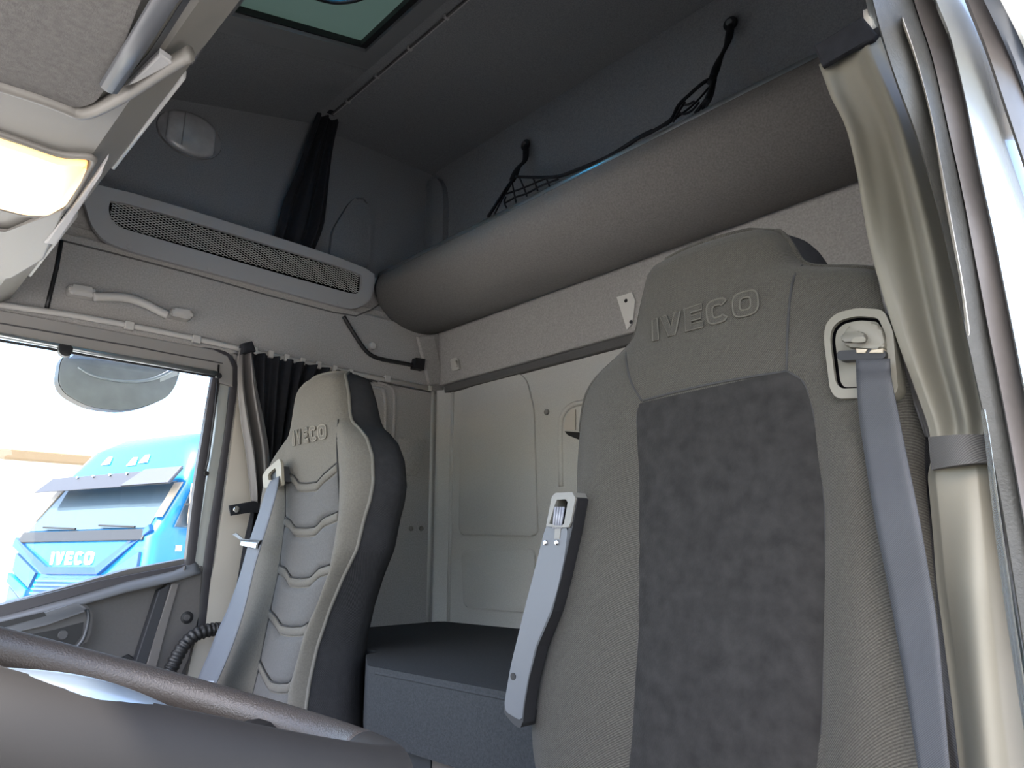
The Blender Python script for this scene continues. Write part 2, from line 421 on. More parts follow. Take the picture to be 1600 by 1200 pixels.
for t in np.linspace(0, 2*math.pi, 97)[:-1]:
    c_, s_ = math.cos(t), math.sin(t)
    k = min(((hx1+.02-pc.x)/c_ if c_ > 1e-6 else (hx0-.02-pc.x)/c_ if c_ < -1e-6 else 9), ((hy1+.02-pc.y)/s_ if s_ > 1e-6 else (hy0-.02-pc.y)/s_ if s_ < -1e-6 else 9))
    po.append(hz(pc.x+c_*k, pc.y+s_*k, -0.022)); pi_.append(hz(pc.x+c_*PR, pc.y+s_*PR, -0.022))
obj('hatch_panel', ring(po, pi_, (0, 0, 0.004)), hatch_glass, hatch)
obj('port_ring', tube([p-V(0, 0, .004) for p in pi_], 0.009, 8, True), black_pl, hatch, True)
obj('port_pane', prism(pi_, (0, 0, 0.003)), port_glass, hatch)

# ceiling curtain rail with its clips
rl = thing('ceiling_rail', 'thin grey curtain rail running across the dark roof lining', 'rail', (1.14, 1.5, 1.62))
r0, r1 = V(1.135, 2.13, 1.622), V(1.135, 0.35, 1.622)
obj('track', tube([r0, r1], 0.004, 6), plastic_dk, rl)
obj('track_flange', tube([r0+V(.008, 0, .004), r1+V(.008, 0, .004)], 0.0035, 6), plastic_vent, rl)
for i in range(6):
    y = 2.02-0.19*i
    obj('clip', mbox((1.128, y-.005, 1.617), (1.147, y+.005, 1.630), 0.002), plastic_vent, rl)

# ------------------------------------------------------------------ shelf over the bunk
sh = thing('overhead_shelf', 'grey carpeted shelf bin across the rear wall with a silver front edge', 'shelf', (1.5, 1.3, 0.87))
prof = smooth_path([V(1.395, 0, 1.05), V(1.378, 0, 1.0), V(1.392, 0, 0.955), V(1.435, 0, 0.91), V(1.50, 0, 0.878), V(1.58, 0, 0.868), V(1.65, 0, 0.878), V(1.688, 0, 0.90)], 5)
rows = []
for y in (0.22, 2.155):
    rows.append([V(p.x, y, p.z) for p in prof])
bm = grid(rows)
o = obj('bin_front', bm, shelf_m, sh, True)
md = o.modifiers.new('Solidify', 'SOLIDIFY'); md.thickness = 0.014; md.offset = 0.0
obj('edge_trim', tube([V(1.393, 0.22, 1.054), V(1.393, 2.15, 1.054)], 0.0085, 10, flat=(0.011, 0.007)), alu, sh, True)
obj('end_piping', tube([V(p.x-.004, 2.148, p.z) for p in prof], 0.004, 6), seam_m, sh, True)
obj('bin_floor', prism([V(1.43, 0.22, 0.935), V(1.70, 0.22, 0.935), V(1.70, 2.15, 0.935), V(1.43, 2.15, 0.935)], (0, 0, 0.01)), carpet_dark, sh)

# cargo net of the shelf
net = thing('cargo_net', 'black elastic net hung from two wall bolts behind the shelf edge', 'net', (1.6, 1.3, 1.3))
def nx(lst): return [at(px, py, x=x) for px, py, x in lst]
hooks = [(822, 227, 1.694), (1142, 38, 1.694)]
straps = [[(822, 228, 1.685), (820, 250, 1.66), (810, 262, 1.64), (800, 282, 1.61)], [(1142, 40, 1.685), (1137, 65, 1.66), (1125, 92, 1.63), (1113, 122, 1.58)]]
for (hx, hy, x), s in zip(hooks, straps):
    h = obj('bolt', disc(at(hx, hy, x=x), (-1, 0, 0), 0.022, 0.008, bev=0.003), black_pl, net, 'auto')
    obj('bolt_head', disc(at(hx, hy, x=x)-V(0.008, 0, 0), (-1, 0, 0), 0.011, 0.007, 12, bev=0.003), chrome, h, 'auto')
    obj('strap', tube(smooth_path(nx(s), 6), 0.012, 8, taper=lambda t: 0.75+0.25*math.sin(9*t)), black_cloth, net, True)
bm = bmesh.new()
lines = [
    [(800, 282, 1.61), (790, 296, 1.55), (778, 315, 1.47), (763, 338, 1.42)],
    [(802, 280, 1.61), (796, 292, 1.55), (784, 312, 1.47), (772, 336, 1.42)],
    [(806, 276, 1.61), (830, 277, 1.55), (853, 277, 1.50), (875, 275, 1.46), (905, 264, 1.43), (950, 245, 1.42), (1000, 214, 1.43), (1020, 204, 1.44)],
    [(1113, 122, 1.58), (1098, 130, 1.55), (1075, 150, 1.52), (1060, 165, 1.50), (1048, 187, 1.46), (1020, 205, 1.44), (1002, 214, 1.43)],
    [(1112, 132, 1.58), (1085, 162, 1.52), (1062, 180, 1.48), (1040, 196, 1.44)],
    [(1114, 130, 1.58), (1108, 150, 1.52), (1096, 165, 1.46), (1090, 176, 1.43)],
    [(1115, 122, 1.57), (1116, 135, 1.54), (1112, 152, 1.48), (1104, 166, 1.43)],
    [(1113, 138, 1.54), (1100, 158, 1.48), (1086, 176, 1.43)],
    [(800, 284, 1.60), (803, 300, 1.52), (806, 316, 1.43)],
    [(812, 278, 1.60), (818, 292, 1.52), (823, 306, 1.43)],
    [(832, 276, 1.57), (836, 286, 1.50), (840, 298, 1.43)],
    [(852, 276, 1.52), (856, 285, 1.47), (858, 290, 1.43)],
    [(786, 304, 1.55), (800, 300, 1.54), (822, 292, 1.52), (850, 280, 1.5), (870, 275, 1.46)],
    [(788, 318, 1.48), (806, 308, 1.48), (824, 302, 1.47), (846, 290, 1.45), (872, 280, 1.43)],
    [(790, 308, 1.52), (788, 316, 1.48), (791, 324, 1.43)],
    [(1066, 164, 1.50), (1076, 163, 1.48), (1085, 158, 1.48)],
    [(1060, 176, 1.47), (1070, 178, 1.45), (1082, 172, 1.46), (1092, 160, 1.48)],
    [(1070, 160, 1.5), (1058, 178, 1.45), (1052, 190, 1.43)],
]
for i, l in enumerate(lines):
    tube(smooth_path(nx(l), 5), 0.0032 if i not in (2, 3, 0) else 0.0055, 6, bm=bm)
mesh_net = obj('netting', bm, black_cloth, net, True)
mesh_net['kind'] = 'stuff'
bm = bmesh.new()
for k in range(4):
    pts = [(1117-k*3, 105+k*8, 1.60-k*.02), (1116, 125, 1.57), (1110-2*k, 142+k*5, 1.52), (1104-k*2, 158+k*3, 1.46)]
    tube(smooth_path(nx(pts), 5), 0.007, 6, bm=bm)
obj('gathered_end', bm, black_cloth, net, True)

# ------------------------------------------------------------------ vent grille
vt = thing('vent_panel', 'long grey vent panel with expanded metal grille on the passenger side wall', 'vent', (0.9, YP, 0.9))
yv = YP-0.002
vo = P2([(110, 273), (582, 420), (582, 452), (572, 476), (548, 485), (520, 479), (400, 447), (200, 395), (160, 379), (140, 354), (131, 322)], y=yv)
vi_px = [(172, 311), (562, 428), (562, 440), (561, 455), (555, 461), (540, 459), (400, 420), (205, 364), (184, 357), (171, 346), (167, 328)]
vi = P2(vi_px, y=yv)
def chaik(P, k=2):
    for _ in range(k):
        Q = []
        for i in range(len(P)):
            a, b = P[i], P[(i+1) % len(P)]
            Q += [a*.8+b*.2, a*.2+b*.8]
        P = Q
    return P
obj('frame', ring(chaik(vo), chaik(vi), (0, -0.014, 0)), plastic_vent, vt)
obj('cavity', prism(vi, (0, 0.01, 0)), void, vt)  # thin black sheet painted as the shade behind the mesh
zl = lambda x, a, b: a.z+(b.z-a.z)*(x-a.x)/(b.x-a.x)
bm = bmesh.new()
ta, tb = at(172, 313, y=yv), at(562, 430, y=yv)
ba, bb = at(168, 350, y=yv), at(560, 460, y=yv)
x0, x1 = min(ta.x, ba.x)+.004, tb.x-.004
for sgn in (1, -1):
    s = x0-0.25
    while s < x1+0.25:
        pts = []
        for k in range(41):
            f = k/40
            x = s + sgn*0.17*(f-.5)
            if x < x0 or x > x1: continue
            zt, zb = zl(x, ta, tb), zl(x, ba, bb)
            pts.append(V(x, yv-.004-0.0015*sgn, zb+(zt-zb)*f))
        if len(pts) > 1 and (pts[0]-pts[-1]).length > .006:
            tube([pts[0], pts[-1]], 0.0008, 4, bm=bm)
        s += 0.0185
g = obj('expanded_mesh', bm, plastic_sm, vt); g['kind'] = 'stuff'
for q in ((203, 386), (328, 421), (436, 449), (530, 474)):
    obj('screw', disc(at(*q, y=yv-.013), (0, -1, 0), 0.0085, 0.003, bev=0.001), plastic_vent, vt, 'auto')

# oval lamp on the upper side wall
ol = thing('oval_lamp', 'unlit oval lamp with clear lens on the dark upper side wall', 'lamp', at(296, 212, y=YU))
c = at(296, 212, y=YU)
def oval(a, b, h=0.0, tilt=0.0, n=40):
    out = []
    for i in range(n):
        t = 2*math.pi*i/n
        u, w = a*math.cos(t), b*math.sin(t)
        out.append(c+V(u*math.cos(tilt)-w*math.sin(tilt), -h, u*math.sin(tilt)+w*math.cos(tilt)))
    return out
obj('bezel', prism(oval(0.106, 0.080), (0, -0.012, 0), 0.006), lens_dim, ol, 'auto')
lensrows = []
for i in range(9):
    f = i/8; k = math.cos(f*math.pi/2)
    lensrows.append([c+V(max(-0.077, min(0.077, 0.104*k*math.cos(t))), -0.013-0.02*math.sin(f*math.pi/2), 0.076*k*math.sin(t)) for t in np.linspace(0, 2*math.pi, 37)[:-1]])
obj('lens', grid(lensrows, closed=True), mat('ribbed lens', lin((150, 150, 152)), 0.25, noise=(24, 0.15)), ol, True)
obj('lens_divider', tube([c+V(-0.03, -0.031, -0.06), c+V(-0.03, -0.032, 0.06)], 0.002, 6), lens_dim, ol)

# seams of the side lining
obj('lining_seam', tube(P2([(96, 376), (88, 420), (78, 460), (72, 486)], y=YP-.002), 0.006, 6), black_pl, wl_, True)
obj('lining_seam', tube(P2([(96, 376), (165, 393), (300, 428), (420, 462), (520, 488), (556, 494), (580, 484), (592, 476)], y=YP+.001), 0.003, 6), ledge_m, wl_, True)

# grab handle
gh = thing('grab_handle', 'light grey grab handle on the lining above the passenger window', 'handle', at(200, 470, y=YP))
def hpts(l, off=0.0): return [at(px, py, y=YP-off) for px, py in l]
for q in ([(103, 447), (147, 455), (147, 471), (102, 463)], [(262, 484), (297, 489), (294, 504), (258, 496)]):
    obj('end_cap', prism(rnd(hpts(q), 0.012), (0, -0.03, 0), 0.008), plastic_sm, gh, 'auto')
obj('grip', tube(smooth_path(hpts([(146, 464), (170, 464), (195, 465), (225, 474), (248, 486), (262, 492)], 0.032), 5), 0.012, 10, flat=(0.013, 0.011)), plastic_sm, gh, True)

# cable with plug
cb = thing('hanging_cable', 'black loom cable with a square plug hanging on the side lining', 'cable', at(590, 540, y=YP))
obj('loom', tube(smooth_path(P2([(537, 494), (545, 508), (560, 532), (572, 548), (586, 558), (610, 564), (632, 568), (645, 571)], y=YP-.012), 6), 0.0075, 8, taper=lambda t: 1+.08*math.sin(90*t)), black_soft, cb, True)
obj('plug', prism(P2([(644, 561), (658, 563), (656, 580), (641, 577)], y=YP-.002), (0, -0.03, 0), 0.003), black_pl, cb)
tag(obj('round_clip', disc(at(581, 541, y=YP), (0, -1, 0), 0.014, 0.012, bev=0.006), plastic_sm, None, 'auto'), 'small round grey clip beside the black cable', 'clip')

# coat hook on the rear wall, and the white bracket beside the headrest
hk = thing('coat_hook', 'small white coat hook at the rear corner below the shelf', 'hook', at(713, 570, x=XR-.03))
obj('plate', prism(rnd(P2([(706, 562), (717, 559), (721, 577), (709, 581)], x=XR-.03), 0.008), (-0.010, 0, 0), 0.003), plastic_sm, hk, 'auto')
obj('peg', tube([at(713, 564, x=XR-.04), at(713, 567, x=XR-.055), at(714, 572, x=XR-.062)], 0.004, 8), beige_m, hk, True)
br = thing('wall_bracket', 'white metal bracket plate with bolt holes beside the driver headrest', 'bracket', at(980, 480, x=XR-.03))
obj('plate', prism(P2([(965, 465), (989, 457), (994, 470), (990, 505), (981, 516)], x=XR-.03), (-0.006, 0, 0), 0.001), mat('white bracket', lin((200, 198, 192)), 0.4), br)
for q in ((978, 470), (986, 503)):
    obj('bolt_hole', disc(at(*q, x=XR-.036), (-1, 0, 0), 0.006, 0.001), black_pl, br)

# ------------------------------------------------------------------ overhead console
ZC = 0.62
co = thing('overhead_console', 'light grey console over the windscreen with felt pocket and lit lamp', 'console', (0.1, 1.2, ZC))
def ZP(l, z=ZC): return [at(px, py, z=z) for px, py in l]
prof = [(-0.42, 0.66), (-0.36, 0.62), (-0.10, 0.60), (0.06, ZC-0.003), (0.215, ZC), (0.262, 0.655), (0.272, 0.70), (0.25, 0.80), (0.16, 0.93), (-0.34, 0.95)]
prof = [V(x, 0, z) for x, z in prof]
obj('body', prism([V(p.x, 0.30, p.z) for p in prof], (0, 1.83, 0), 0.0), plastic_lt, co)
lip_m = mat('lit console lip', lin((170, 170, 168)), 0.4)  # paler than the body: light on the lip put into its colour
for ya, yb in ((0.94, 1.26), (1.52, 1.92)):
    obj('rear_lip', tube([V(0.266, ya, 0.668), V(0.266, yb, 0.668)], 0.008, 8, flat=(0.014, 0.006)), lip_m, co, True)
# felt pocket: recessed board with a raised rim around it
fl = ZP([(-90, -60), (242, -60), (170, 125), (150, 155), (122, 163), (92, 155), (-90, 100)], ZC-.006)
obj('felt_pocket', prism(rnd(fl, 0.02), (0, 0, -0.006)), felt, co)
obj('pocket_rim', tube(smooth_path(ZP([(-90, 105), (0, 131), (60, 150), (100, 165), (122, 174), (145, 172), (175, 158), (215, 135), (262, 104), (296, 84)], ZC-.010), 6), 0.012, 8, flat=(0.012, 0.008)), plastic_lt, co, True)
obj('pull_bar', tube(ZP([(171, 137), (215, 68), (300, -70)], ZC-.02), 0.010, 10, flat=(0.008, 0.012)), silver_pl, co, True)
obj('slot', prism(ZP([(200, 120), (235, 78), (310, -40), (322, -40), (245, 80), (208, 122)], ZC-.007), (0, 0, -0.002)), black_pl, co)
obj('hinge_cover', prism(ZP([(196, 128), (250, 75), (272, 90), (215, 118)], ZC-.008), (0, 0, -0.01), 0.003), plastic_vent, co)
obj('rear_rail', prism(ZP([(277, 90), (350, -30), (378, -30), (303, 96)], 0.66), (0, 0, -0.006), 0.002), plastic_dk, co)
lampp = ZP([(-60, 196), (0, 216), (50, 232), (95, 248), (139, 249), (128, 275), (104, 312), (76, 328), (40, 327), (-60, 300)], ZC-.004)
obj('lamp_lens', prism(rnd(lampp, 0.012), (0, 0, -0.012), 0.005), lamp_lens, co, 'auto')
obj('lamp_rim', tube(rnd(ZP([(-64, 188), (0, 208), (95, 242), (150, 244), (108, 318), (78, 336), (40, 335), (-64, 308)], ZC-.004), 0.02), 0.006, 8, True), plastic_lt, co, True)
obj('lower_flap', prism(ZP([(-60, 350), (12, 358), (105, 318), (70, 400), (20, 430), (-60, 440)], ZC-.004), (0, 0, -0.008), 0.004), plastic_lt, co)
obj('end_foot', prism(ZP([(112, 320), (170, 240), (160, 262), (90, 375), (70, 372)], ZC-.004), (0, 0, -0.012), 0.004), plastic_vent, co)

# ------------------------------------------------------------------ bunk
bk = thing('bunk_mattress', 'charcoal bunk mattress along the rear wall', 'mattress', (1.3, 1.2, -0.3))
mo = [V(0.905, 0.84, -0.372), V(0.905, 1.38, -0.372), V(1.0, 1.535, -0.372), V(1.06, 1.56, -0.372), V(1.06, 2.12, -0.372), V(1.70, 2.12, -0.372), V(1.70, 0.25, -0.372), V(1.12, 0.25, -0.372), V(1.10, 0.82, -0.372)]
obj('cushion', prism(rnd(mo, 0.015), (0, 0, 0.145), 0.014, 4), cush_m, bk, 'auto')
obj('edge_seam', tube([V(0.906, 0.87, -0.239), V(0.906, 1.35, -0.239)], 0.003, 6), cush_m, bk)
bb_ = thing('bunk_box', 'bunk box under the mattress with a brown grey screwed panel', 'bunk base', (1.3, 1.2, FLOOR))
obj('carcass', prism([V(0.966, 0.86, FLOOR), V(0.966, 1.37, FLOOR), V(1.07, 1.55, FLOOR), V(1.07, 2.12, FLOOR), V(1.70, 2.12, FLOOR), V(1.70, 0.25, FLOOR), V(1.12, 0.25, FLOOR), V(1.10, 0.84, FLOOR)], (0, 0, -0.378-FLOOR)), black_pl, bb_)
obj('side_board', mbox((0.945, 1.205, FLOOR), (0.966, 1.375, -0.378), 0.002), mat('dark bunk board', lin((32, 35, 38)), 0.6), bb_)
pa = obj('front_panel', mbox((0.940, 0.86, FLOOR), (0.966, 1.195, -0.378), 0.003), bunk_m, bb_)
for q in ((653, 1165), (735, 1191)):
    p = at(*q, x=0.940)
    s = obj('screw', disc(p, (-1, 0, 0), 0.009, 0.004, bev=0.002), silver_pl, pa, 'auto')

# ------------------------------------------------------------------ seats
class Seat:
    def __init__(s, x0, z0, tilt, left, right, il, ir, bulge, head, depth):
        """left/right: face outline pixels, il/ir: insert outline pixels"""
        s.p0 = V(x0, 0, z0); s.t = tilt
        s.n = V(-1, 0, tilt).normalized()
        def tab(px):
            q = [p if isinstance(p, Vector) else atp(p[0], p[1], s.p0, s.n) for p in px]
            q.sort(key=lambda v: v.z)
            return np.array([v.z for v in q]), np.array([v.y for v in q])
        s.Lt, s.Rt, s.ilt, s.irt = tab(left), tab(right), tab(il), tab(ir)
        s.bulge, s.head, s.depth, s.shrink = bulge, head, depth, 0.10
        s.swell = lambda z: 0.02
        def smooth(T, k=9):
            z = np.linspace(T[0][0], T[0][-1], 700); v = np.interp(z, *T)
            for _ in range(3):
                pad = np.r_[np.full(k, v[0]), v, np.full(k, v[-1])]
                v2 = np.convolve(pad, np.ones(2*k+1)/(2*k+1), 'valid'); v2[0], v2[-1] = v[0], v[-1]; v = v2
            return z, v
        s.smooth = smooth
        s.Lt = smooth(s.Lt)
        s.zt = min(s.Lt[0][-1], s.Rt[0][-1]); s.zi = min(s.ilt[0][-1], s.irt[0][-1])
    def x(s, z): return s.p0.x+s.t*(z-s.p0.z)
    def L(s, z): return float(np.interp(z, *s.Lt))
    def R(s, z): return float(np.interp(z, *s.Rt))
    def il(s, z): return float(np.interp(z, *s.ilt))
    def ir(s, z): return float(np.interp(z, *s.irt))
    def d(s, y, z):
        L, R, il, ir = s.L(z), s.R(z), s.il(z), s.ir(z)
        f = min(1, max(0, (s.zi+0.05-z)/0.16))
        out = 0.0
        if y > il and L > il: out += f*s.bulge*math.sin(math.pi*min(1, (y-il)/(L-il)))**0.8
        elif y < ir and ir > R: out += f*s.bulge*math.sin(math.pi*min(1, (ir-y)/(ir-R)))**0.8
        c, h = (L+R)/2, max(1e-4, (L-R)/2)
        q = min(1, abs(y-c)/h)
        out += (1-f)*s.head*(1-q*q)
        out -= 0.022*q**14
        out -= 0.02*max(0, 1-(s.zt-z)/0.02)**2
        return out
    def P(s, y, z, off=0.0): return V(s.x(z)-s.d(y, z)-off, y, z)
    def px(s, px, py, off=0.0):
        """surface point under a pixel"""
        q = atp(px, py, s.p0, s.n); return s.P(q.y, q.z, off)
    def face(s, zb, n=80, m=48):
        zs = np.linspace(zb, s.zt, n)
        return grid([[s.P(s.R(z)+(s.L(z)-s.R(z))*(0.5-0.5*math.cos(math.pi*j/m)*1.0), z) for j in range(m+1)] for z in zs])
    def loop(s, zb, n=70):
        zs = np.linspace(zb, s.zt, n)
        r = [(s.R(z), z) for z in zs]; l = [(s.L(z), z) for z in zs[::-1]]
        top = [(s.R(s.zt)+(s.L(s.zt)-s.R(s.zt))*k/8, s.zt) for k in range(1, 8)]
        return r+top+l
    def gusset(s, zb):
        lp = s.loop(zb); rows = []
        zc = [(s.L(z)+s.R(z))/2 for _, z in lp]
        for k in range(9):
            f = k/8; row = []
            for (y, z), c in zip(lp, zc):
                sh = 1.0+s.swell(z)*math.sin(math.pi*min(1, f*1.1)) - s.shrink*max(0, f-.7)/.3
                base = s.P(y, z)
                row.append(V(base.x+s.depth(z)*f, c+(y-c)*sh, z - (0.012*f if z > s.zt-.01 else 0)))
            rows.append(row)
        bm = grid(rows)
        bm.verts.ensure_lookup_table()
        n = len(lp); bm.faces.new([bm.verts[8*n+i] for i in range(n)])
        return bm
    def patch(s, zlo, zhi, off, puff=0.0, m=24, n=None, fl=None, fr=None):
        """insert patch; zlo/zhi are functions of u in 0..1 (right to left)"""
        n = n or 30; fl = fl or s.il; fr = fr or s.ir; rows = []
        for i in range(n+1):
            row = []
            for j in range(m+1):
                u = j/m
                z = zlo(u)+(zhi(u)-zlo(u))*i/n
                y = fr(z)+(fl(z)-fr(z))*u
                e = (1-abs(2*u-1)**6)*(1-abs(2*i/n-1)**8)
                row.append(s.P(y, z, off*(.3+.7*e)+puff*e))
            rows.append(row)
        return rows
    def line(s, pts, r, off=0.0, seg=8, k=4):
        return tube(smooth_path([s.px(a, b, off) for a, b in pts], k), r, seg)

def glyphs():
    def sup(w, h, n, t0, t1, k=18, e=3.2):
        out = []
        for i in range(k+1):
            t = t0+(t1-t0)*i/k; c, q = math.cos(t), math.sin(t)
            out.append((w/2+w/2*math.copysign(abs(c)**(2/e), c), h/2+h/2*math.copysign(abs(q)**(2/e), q)))
        return out
    G = {}
    G['I'] = (0.30, [(0, 0), (.3, 0), (.3, 1), (0, 1)], None)
    G['V'] = (1.0, [(.34, 0), (.66, 0), (1, 1), (.70, 1), (.5, .34), (.30, 1), (0, 1)], None)
    G['E'] = (.82, [(0, 0), (.82, 0), (.82, .24), (.30, .24), (.30, .39), (.74, .39), (.74, .61), (.30, .61), (.30, .76), (.82, .76), (.82, 1), (0, 1)], None)
    o = sup(.92, 1, 3, math.radians(35), math.radians(325)); i = sup(.42, .52, 3, math.radians(325), math.radians(35))
    G['C'] = (.92, o+[(x+.25, y+.24) for x, y in i], None)
    o = sup(1.0, 1, 3, 0, 2*math.pi, 32)[:-1]; i = sup(.42, .50, 3, 0, 2*math.pi, 32)[:-1]
    G['O'] = (1.0, o, [(x+.29, y+.25) for x, y in i])
    return G
GL = glyphs()
def word(text, f, m, parent, th, gap=0.14, bev=0.0, outline=None, slant=0.0, name='letter', edge=None):
    """f(u,v)->(point, normal); u spans 0..total width in letter heights"""
    tot = sum(GL[c][0] for c in text)+gap*(len(text)-1); u0 = 0
    for c in text:
        w, o, i = GL[c]
        bm = bmesh.new()
        def pt(p): return f((u0+p[0]+slant*p[1])/tot, p[1])
        A = [pt(p) for p in o]
        n = A[0][1]
        if i: ring([a for a, _ in A], [pt(p)[0] for p in i], n*th, bm)
        else: prism([a for a, _ in A], n*th, 0, bm=bm)
        ob = obj(name, bm, m, parent)
        if outline:
            bm = bmesh.new()
            tube([a+n*th for a, _ in A], outline, 6, True, bm=bm)
            if i: tube([pt(p)[0]+n*th for p in i], outline, 6, True, bm=bm)
            obj('letter_edge', bm, edge or m, ob, True)
        u0 += w+gap

# ---------- driver seat
ZB = -0.62
dl = [(1062, 377), (1040, 386), (1020, 400), (1006, 418), (999, 440), (990, 480), (984, 510), (978, 535), (962, 550), (938, 568), (915, 590), (901, 618), (895, 660), (892, 720), (893, 780), (890, 830), (868, 900), (845, 980), (826, 1060), (818, 1130), (822, 1180), (832, 1230), (840, 1500)]
dr = [(1190, 348), (1208, 354), (1221, 367), (1232, 387), (1241, 402), (1251, 412)]
dil = [(1010, 628), (1003, 640), (1000, 670), (999, 740), (1000, 850), (999, 1000), (992, 1090), (985, 1200), (980, 1500)]
dir_ = [(1236, 583), (1258, 596), (1270, 625), (1281, 700), (1289, 800), (1290, 900), (1288, 1000), (1285, 1100), (1281, 1200), (1276, 1500)]
DS = Seat(0.90, 0.44, 0.12, dl, dr, dil, dir_, 0.030, 0.022, lambda z: float(np.interp(z, [-.5, .3, .4], [.10, .10, .13])))
zsR, ysR = list(DS.Rt[0]), list(DS.Rt[1])
extra = [(zsR[0]-.010, ysR[0]-.03), (zsR[0]-.022, ysR[0]-.075), (zsR[0]-.05, ysR[0]-.115), (zsR[0]-.10, ysR[0]-.14), (0.1, 0.240), (-0.15, 0.245), (-0.45, 0.25), (-1.0, 0.25)]
DS.Rt = (np.array([e[0] for e in extra[::-1]]+zsR), np.array([e[1] for e in extra[::-1]]+ysR))
DS.Rt = DS.smooth(DS.Rt, 3)
DS.shrink = 0.03; DS.swell = lambda z: float(np.interp(z, [0.36, 0.385], [0.02, 0.12]))
ds = thing('suspension_seat', 'driver seat with charcoal suede centre and embossed headrest beside the door', 'seat', (0.85, 0.48, FLOOR))
obj('backrest', DS.face(ZB, 100, 60), twill_m, ds, True)
obj('side_gusset', DS.gusset(ZB), twill_dk, ds, True)
zi0 = DS.zi
# suede insert: top edge follows the photographed line
tl, tr = atp(1008, 632, DS.p0, DS.n).z, atp(1238, 583, DS.p0, DS.n).z
obj('suede_insert', grid(DS.patch(lambda u: ZB, lambda u: tr+(tl-tr)*u, 0.006, 0.004, 30, 60)), suede, ds, True)
for pts in ([(1012, 628), (1060, 616), (1120, 603), (1180, 592), (1236, 583)], dil[1:8], dir_[:9], [(978, 535), (984, 560), (995, 598), (1010, 628)], [(1251, 414), (1248, 440), (1243, 480), (1240, 530), (1236, 583)]):
    obj('seam', DS.line(pts, 0.0019, 0.0), seam_m, ds, True)
lp = DS.loop(0.2, 60)
obj('head_piping', tube([DS.P(y, z) for y, z in lp if z > 0.20], 0.0045, 8), twill_m, ds, True)
# embossed word on the headrest
w00, w10, w01 = [atp(*q, DS.p0, DS.n) for q in ((1030, 537), (1198, 495), (1026, 504))]
wtop = atp(1196, 457, DS.p0, DS.n)
def fw(u, v):
    a = w00+(w10-w00)*u; b = w01+(wtop-w01)*u
    q = a+(b-a)*v
    return DS.P(q.y, q.z, -0.001), V(-1, 0, 0.1).normalized()
word('IVECO', fw, twill_m, ds, 0.003, 0.18, outline=0.0013, edge=mat('emboss edge', lin((78, 76, 69)), 0.9))
# belt outlet on the shoulder
bo_px = [(1292, 530), (1296, 508), (1312, 493), (1345, 485), (1385, 488), (1400, 520), (1408, 612), (1400, 624), (1312, 626), (1302, 612)]
bo = [DS.px(*q) for q in bo_px]
pl0, pln = atp(1350, 560, DS.p0, DS.n)-V(0.018, 0, 0), DS.n
bo = rnd([atp(*q, pl0, pln) for q in bo_px], 0.008)
cen = sum(bo, Vector())/len(bo)
bi = [cen+(p-cen)*0.80 for p in bo]
bg_m = mat('belt outlet plastic', lin((104, 101, 91)), 0.5)
belto = obj('belt_outlet', ring(bo, bi, (-0.010, 0, 0.001)), bg_m, ds)
obj('outlet_body', prism(bo, (0.02, 0, 0)), bg_m, belto)
obj('recess_floor', prism(bi, (-0.003, 0, 0)), bg_m, belto)
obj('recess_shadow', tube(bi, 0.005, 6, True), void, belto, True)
pl1 = pl0-V(0.003, 0, 0)
obj('outlet_plate', prism(rnd([atp(*q, pl1, pln) for q in ((1322, 545), (1326, 516), (1345, 506), (1380, 508), (1392, 550))], 0.01), (-0.014, 0, 0), 0.004), bg_m, belto, 'auto')
obj('outlet_slot', prism(rnd([atp(*q, pl1, pln) for q in ((1315, 552), (1390, 549), (1392, 564), (1316, 567))], 0.006), (-0.0155, 0, 0)), black_pl, belto)
for q in ([(1346, 549), (1364, 550), (1360, 556), (1347, 556)], [(1370, 551), (1388, 549), (1388, 556), (1366, 556)]):
    obj('roller_block', prism([atp(*c_, pl1, pln) for c_ in q], (-0.018, 0, 0), 0.001), mat('pale block', lin((160, 150, 132)), 0.5), belto)
obj('release_button', prism(rnd([atp(*q, pl1, pln) for q in ((1324, 540), (1327, 526), (1358, 523), (1364, 532), (1360, 540))], 0.006), (-0.024, 0, 0), 0.003), mat('release button grey', lin((88, 86, 78)), 0.45), belto, 'auto')
obj('button_pad', prism(rnd([atp(*q, pl1-V(.024, 0, 0), pln) for q in ((1330, 536), (1332, 528), (1353, 526), (1354, 535))], 0.004), (-0.002, 0, 0), 0.001), bg_m, belto)
# belt webbing
bl_ = [(1337, 562), (1338, 590), (1342, 650), (1349, 700), (1358, 760), (1372, 840), (1388, 920), (1402, 1000), (1416, 1080), (1437, 1220), (1450, 1320)]
br_ = [(1390, 560), (1392, 590), (1402, 640), (1412, 690), (1422, 740), (1438, 820), (1450, 890), (1462, 960), (1470, 1040), (1484, 1210), (1494, 1320)]
def belt_rows(S, L_, R_, offs, n=6):
    rows = []
    for i, (a, b) in enumerate(zip(L_, R_)):
        p0 = S.p0-V(offs[i], 0, 0)
        A, B = atp(*a, p0, S.n), atp(*b, p0, S.n)
        rows.append([A+(B-A)*k/n for k in range(n+1)])
    return rows
dense = lambda l: [(p.x, p.y) for p in smooth_path([V(a, b, 0) for a, b in l], 4)]
L2, R2 = dense(bl_), dense(br_)
offs = [0.046 if i < 4 else 0.052+0.006*math.sin(i*.4) for i in range(len(L2))]
obj('seat_belt', slab(belt_rows(DS, L2, R2, offs), (0.002, 0, 0)), belt_m, ds, True)
# cushion of the seat (below the frame)
obj('seat_cushion', mbox((0.36, 0.24, -0.74), (0.84, 0.74, -0.56), 0.05, 4), twill_m, ds, 'auto')
obj('seat_base', mbox((0.42, 0.28, FLOOR), (0.84, 0.70, -0.74), 0.02), black_pl, ds)

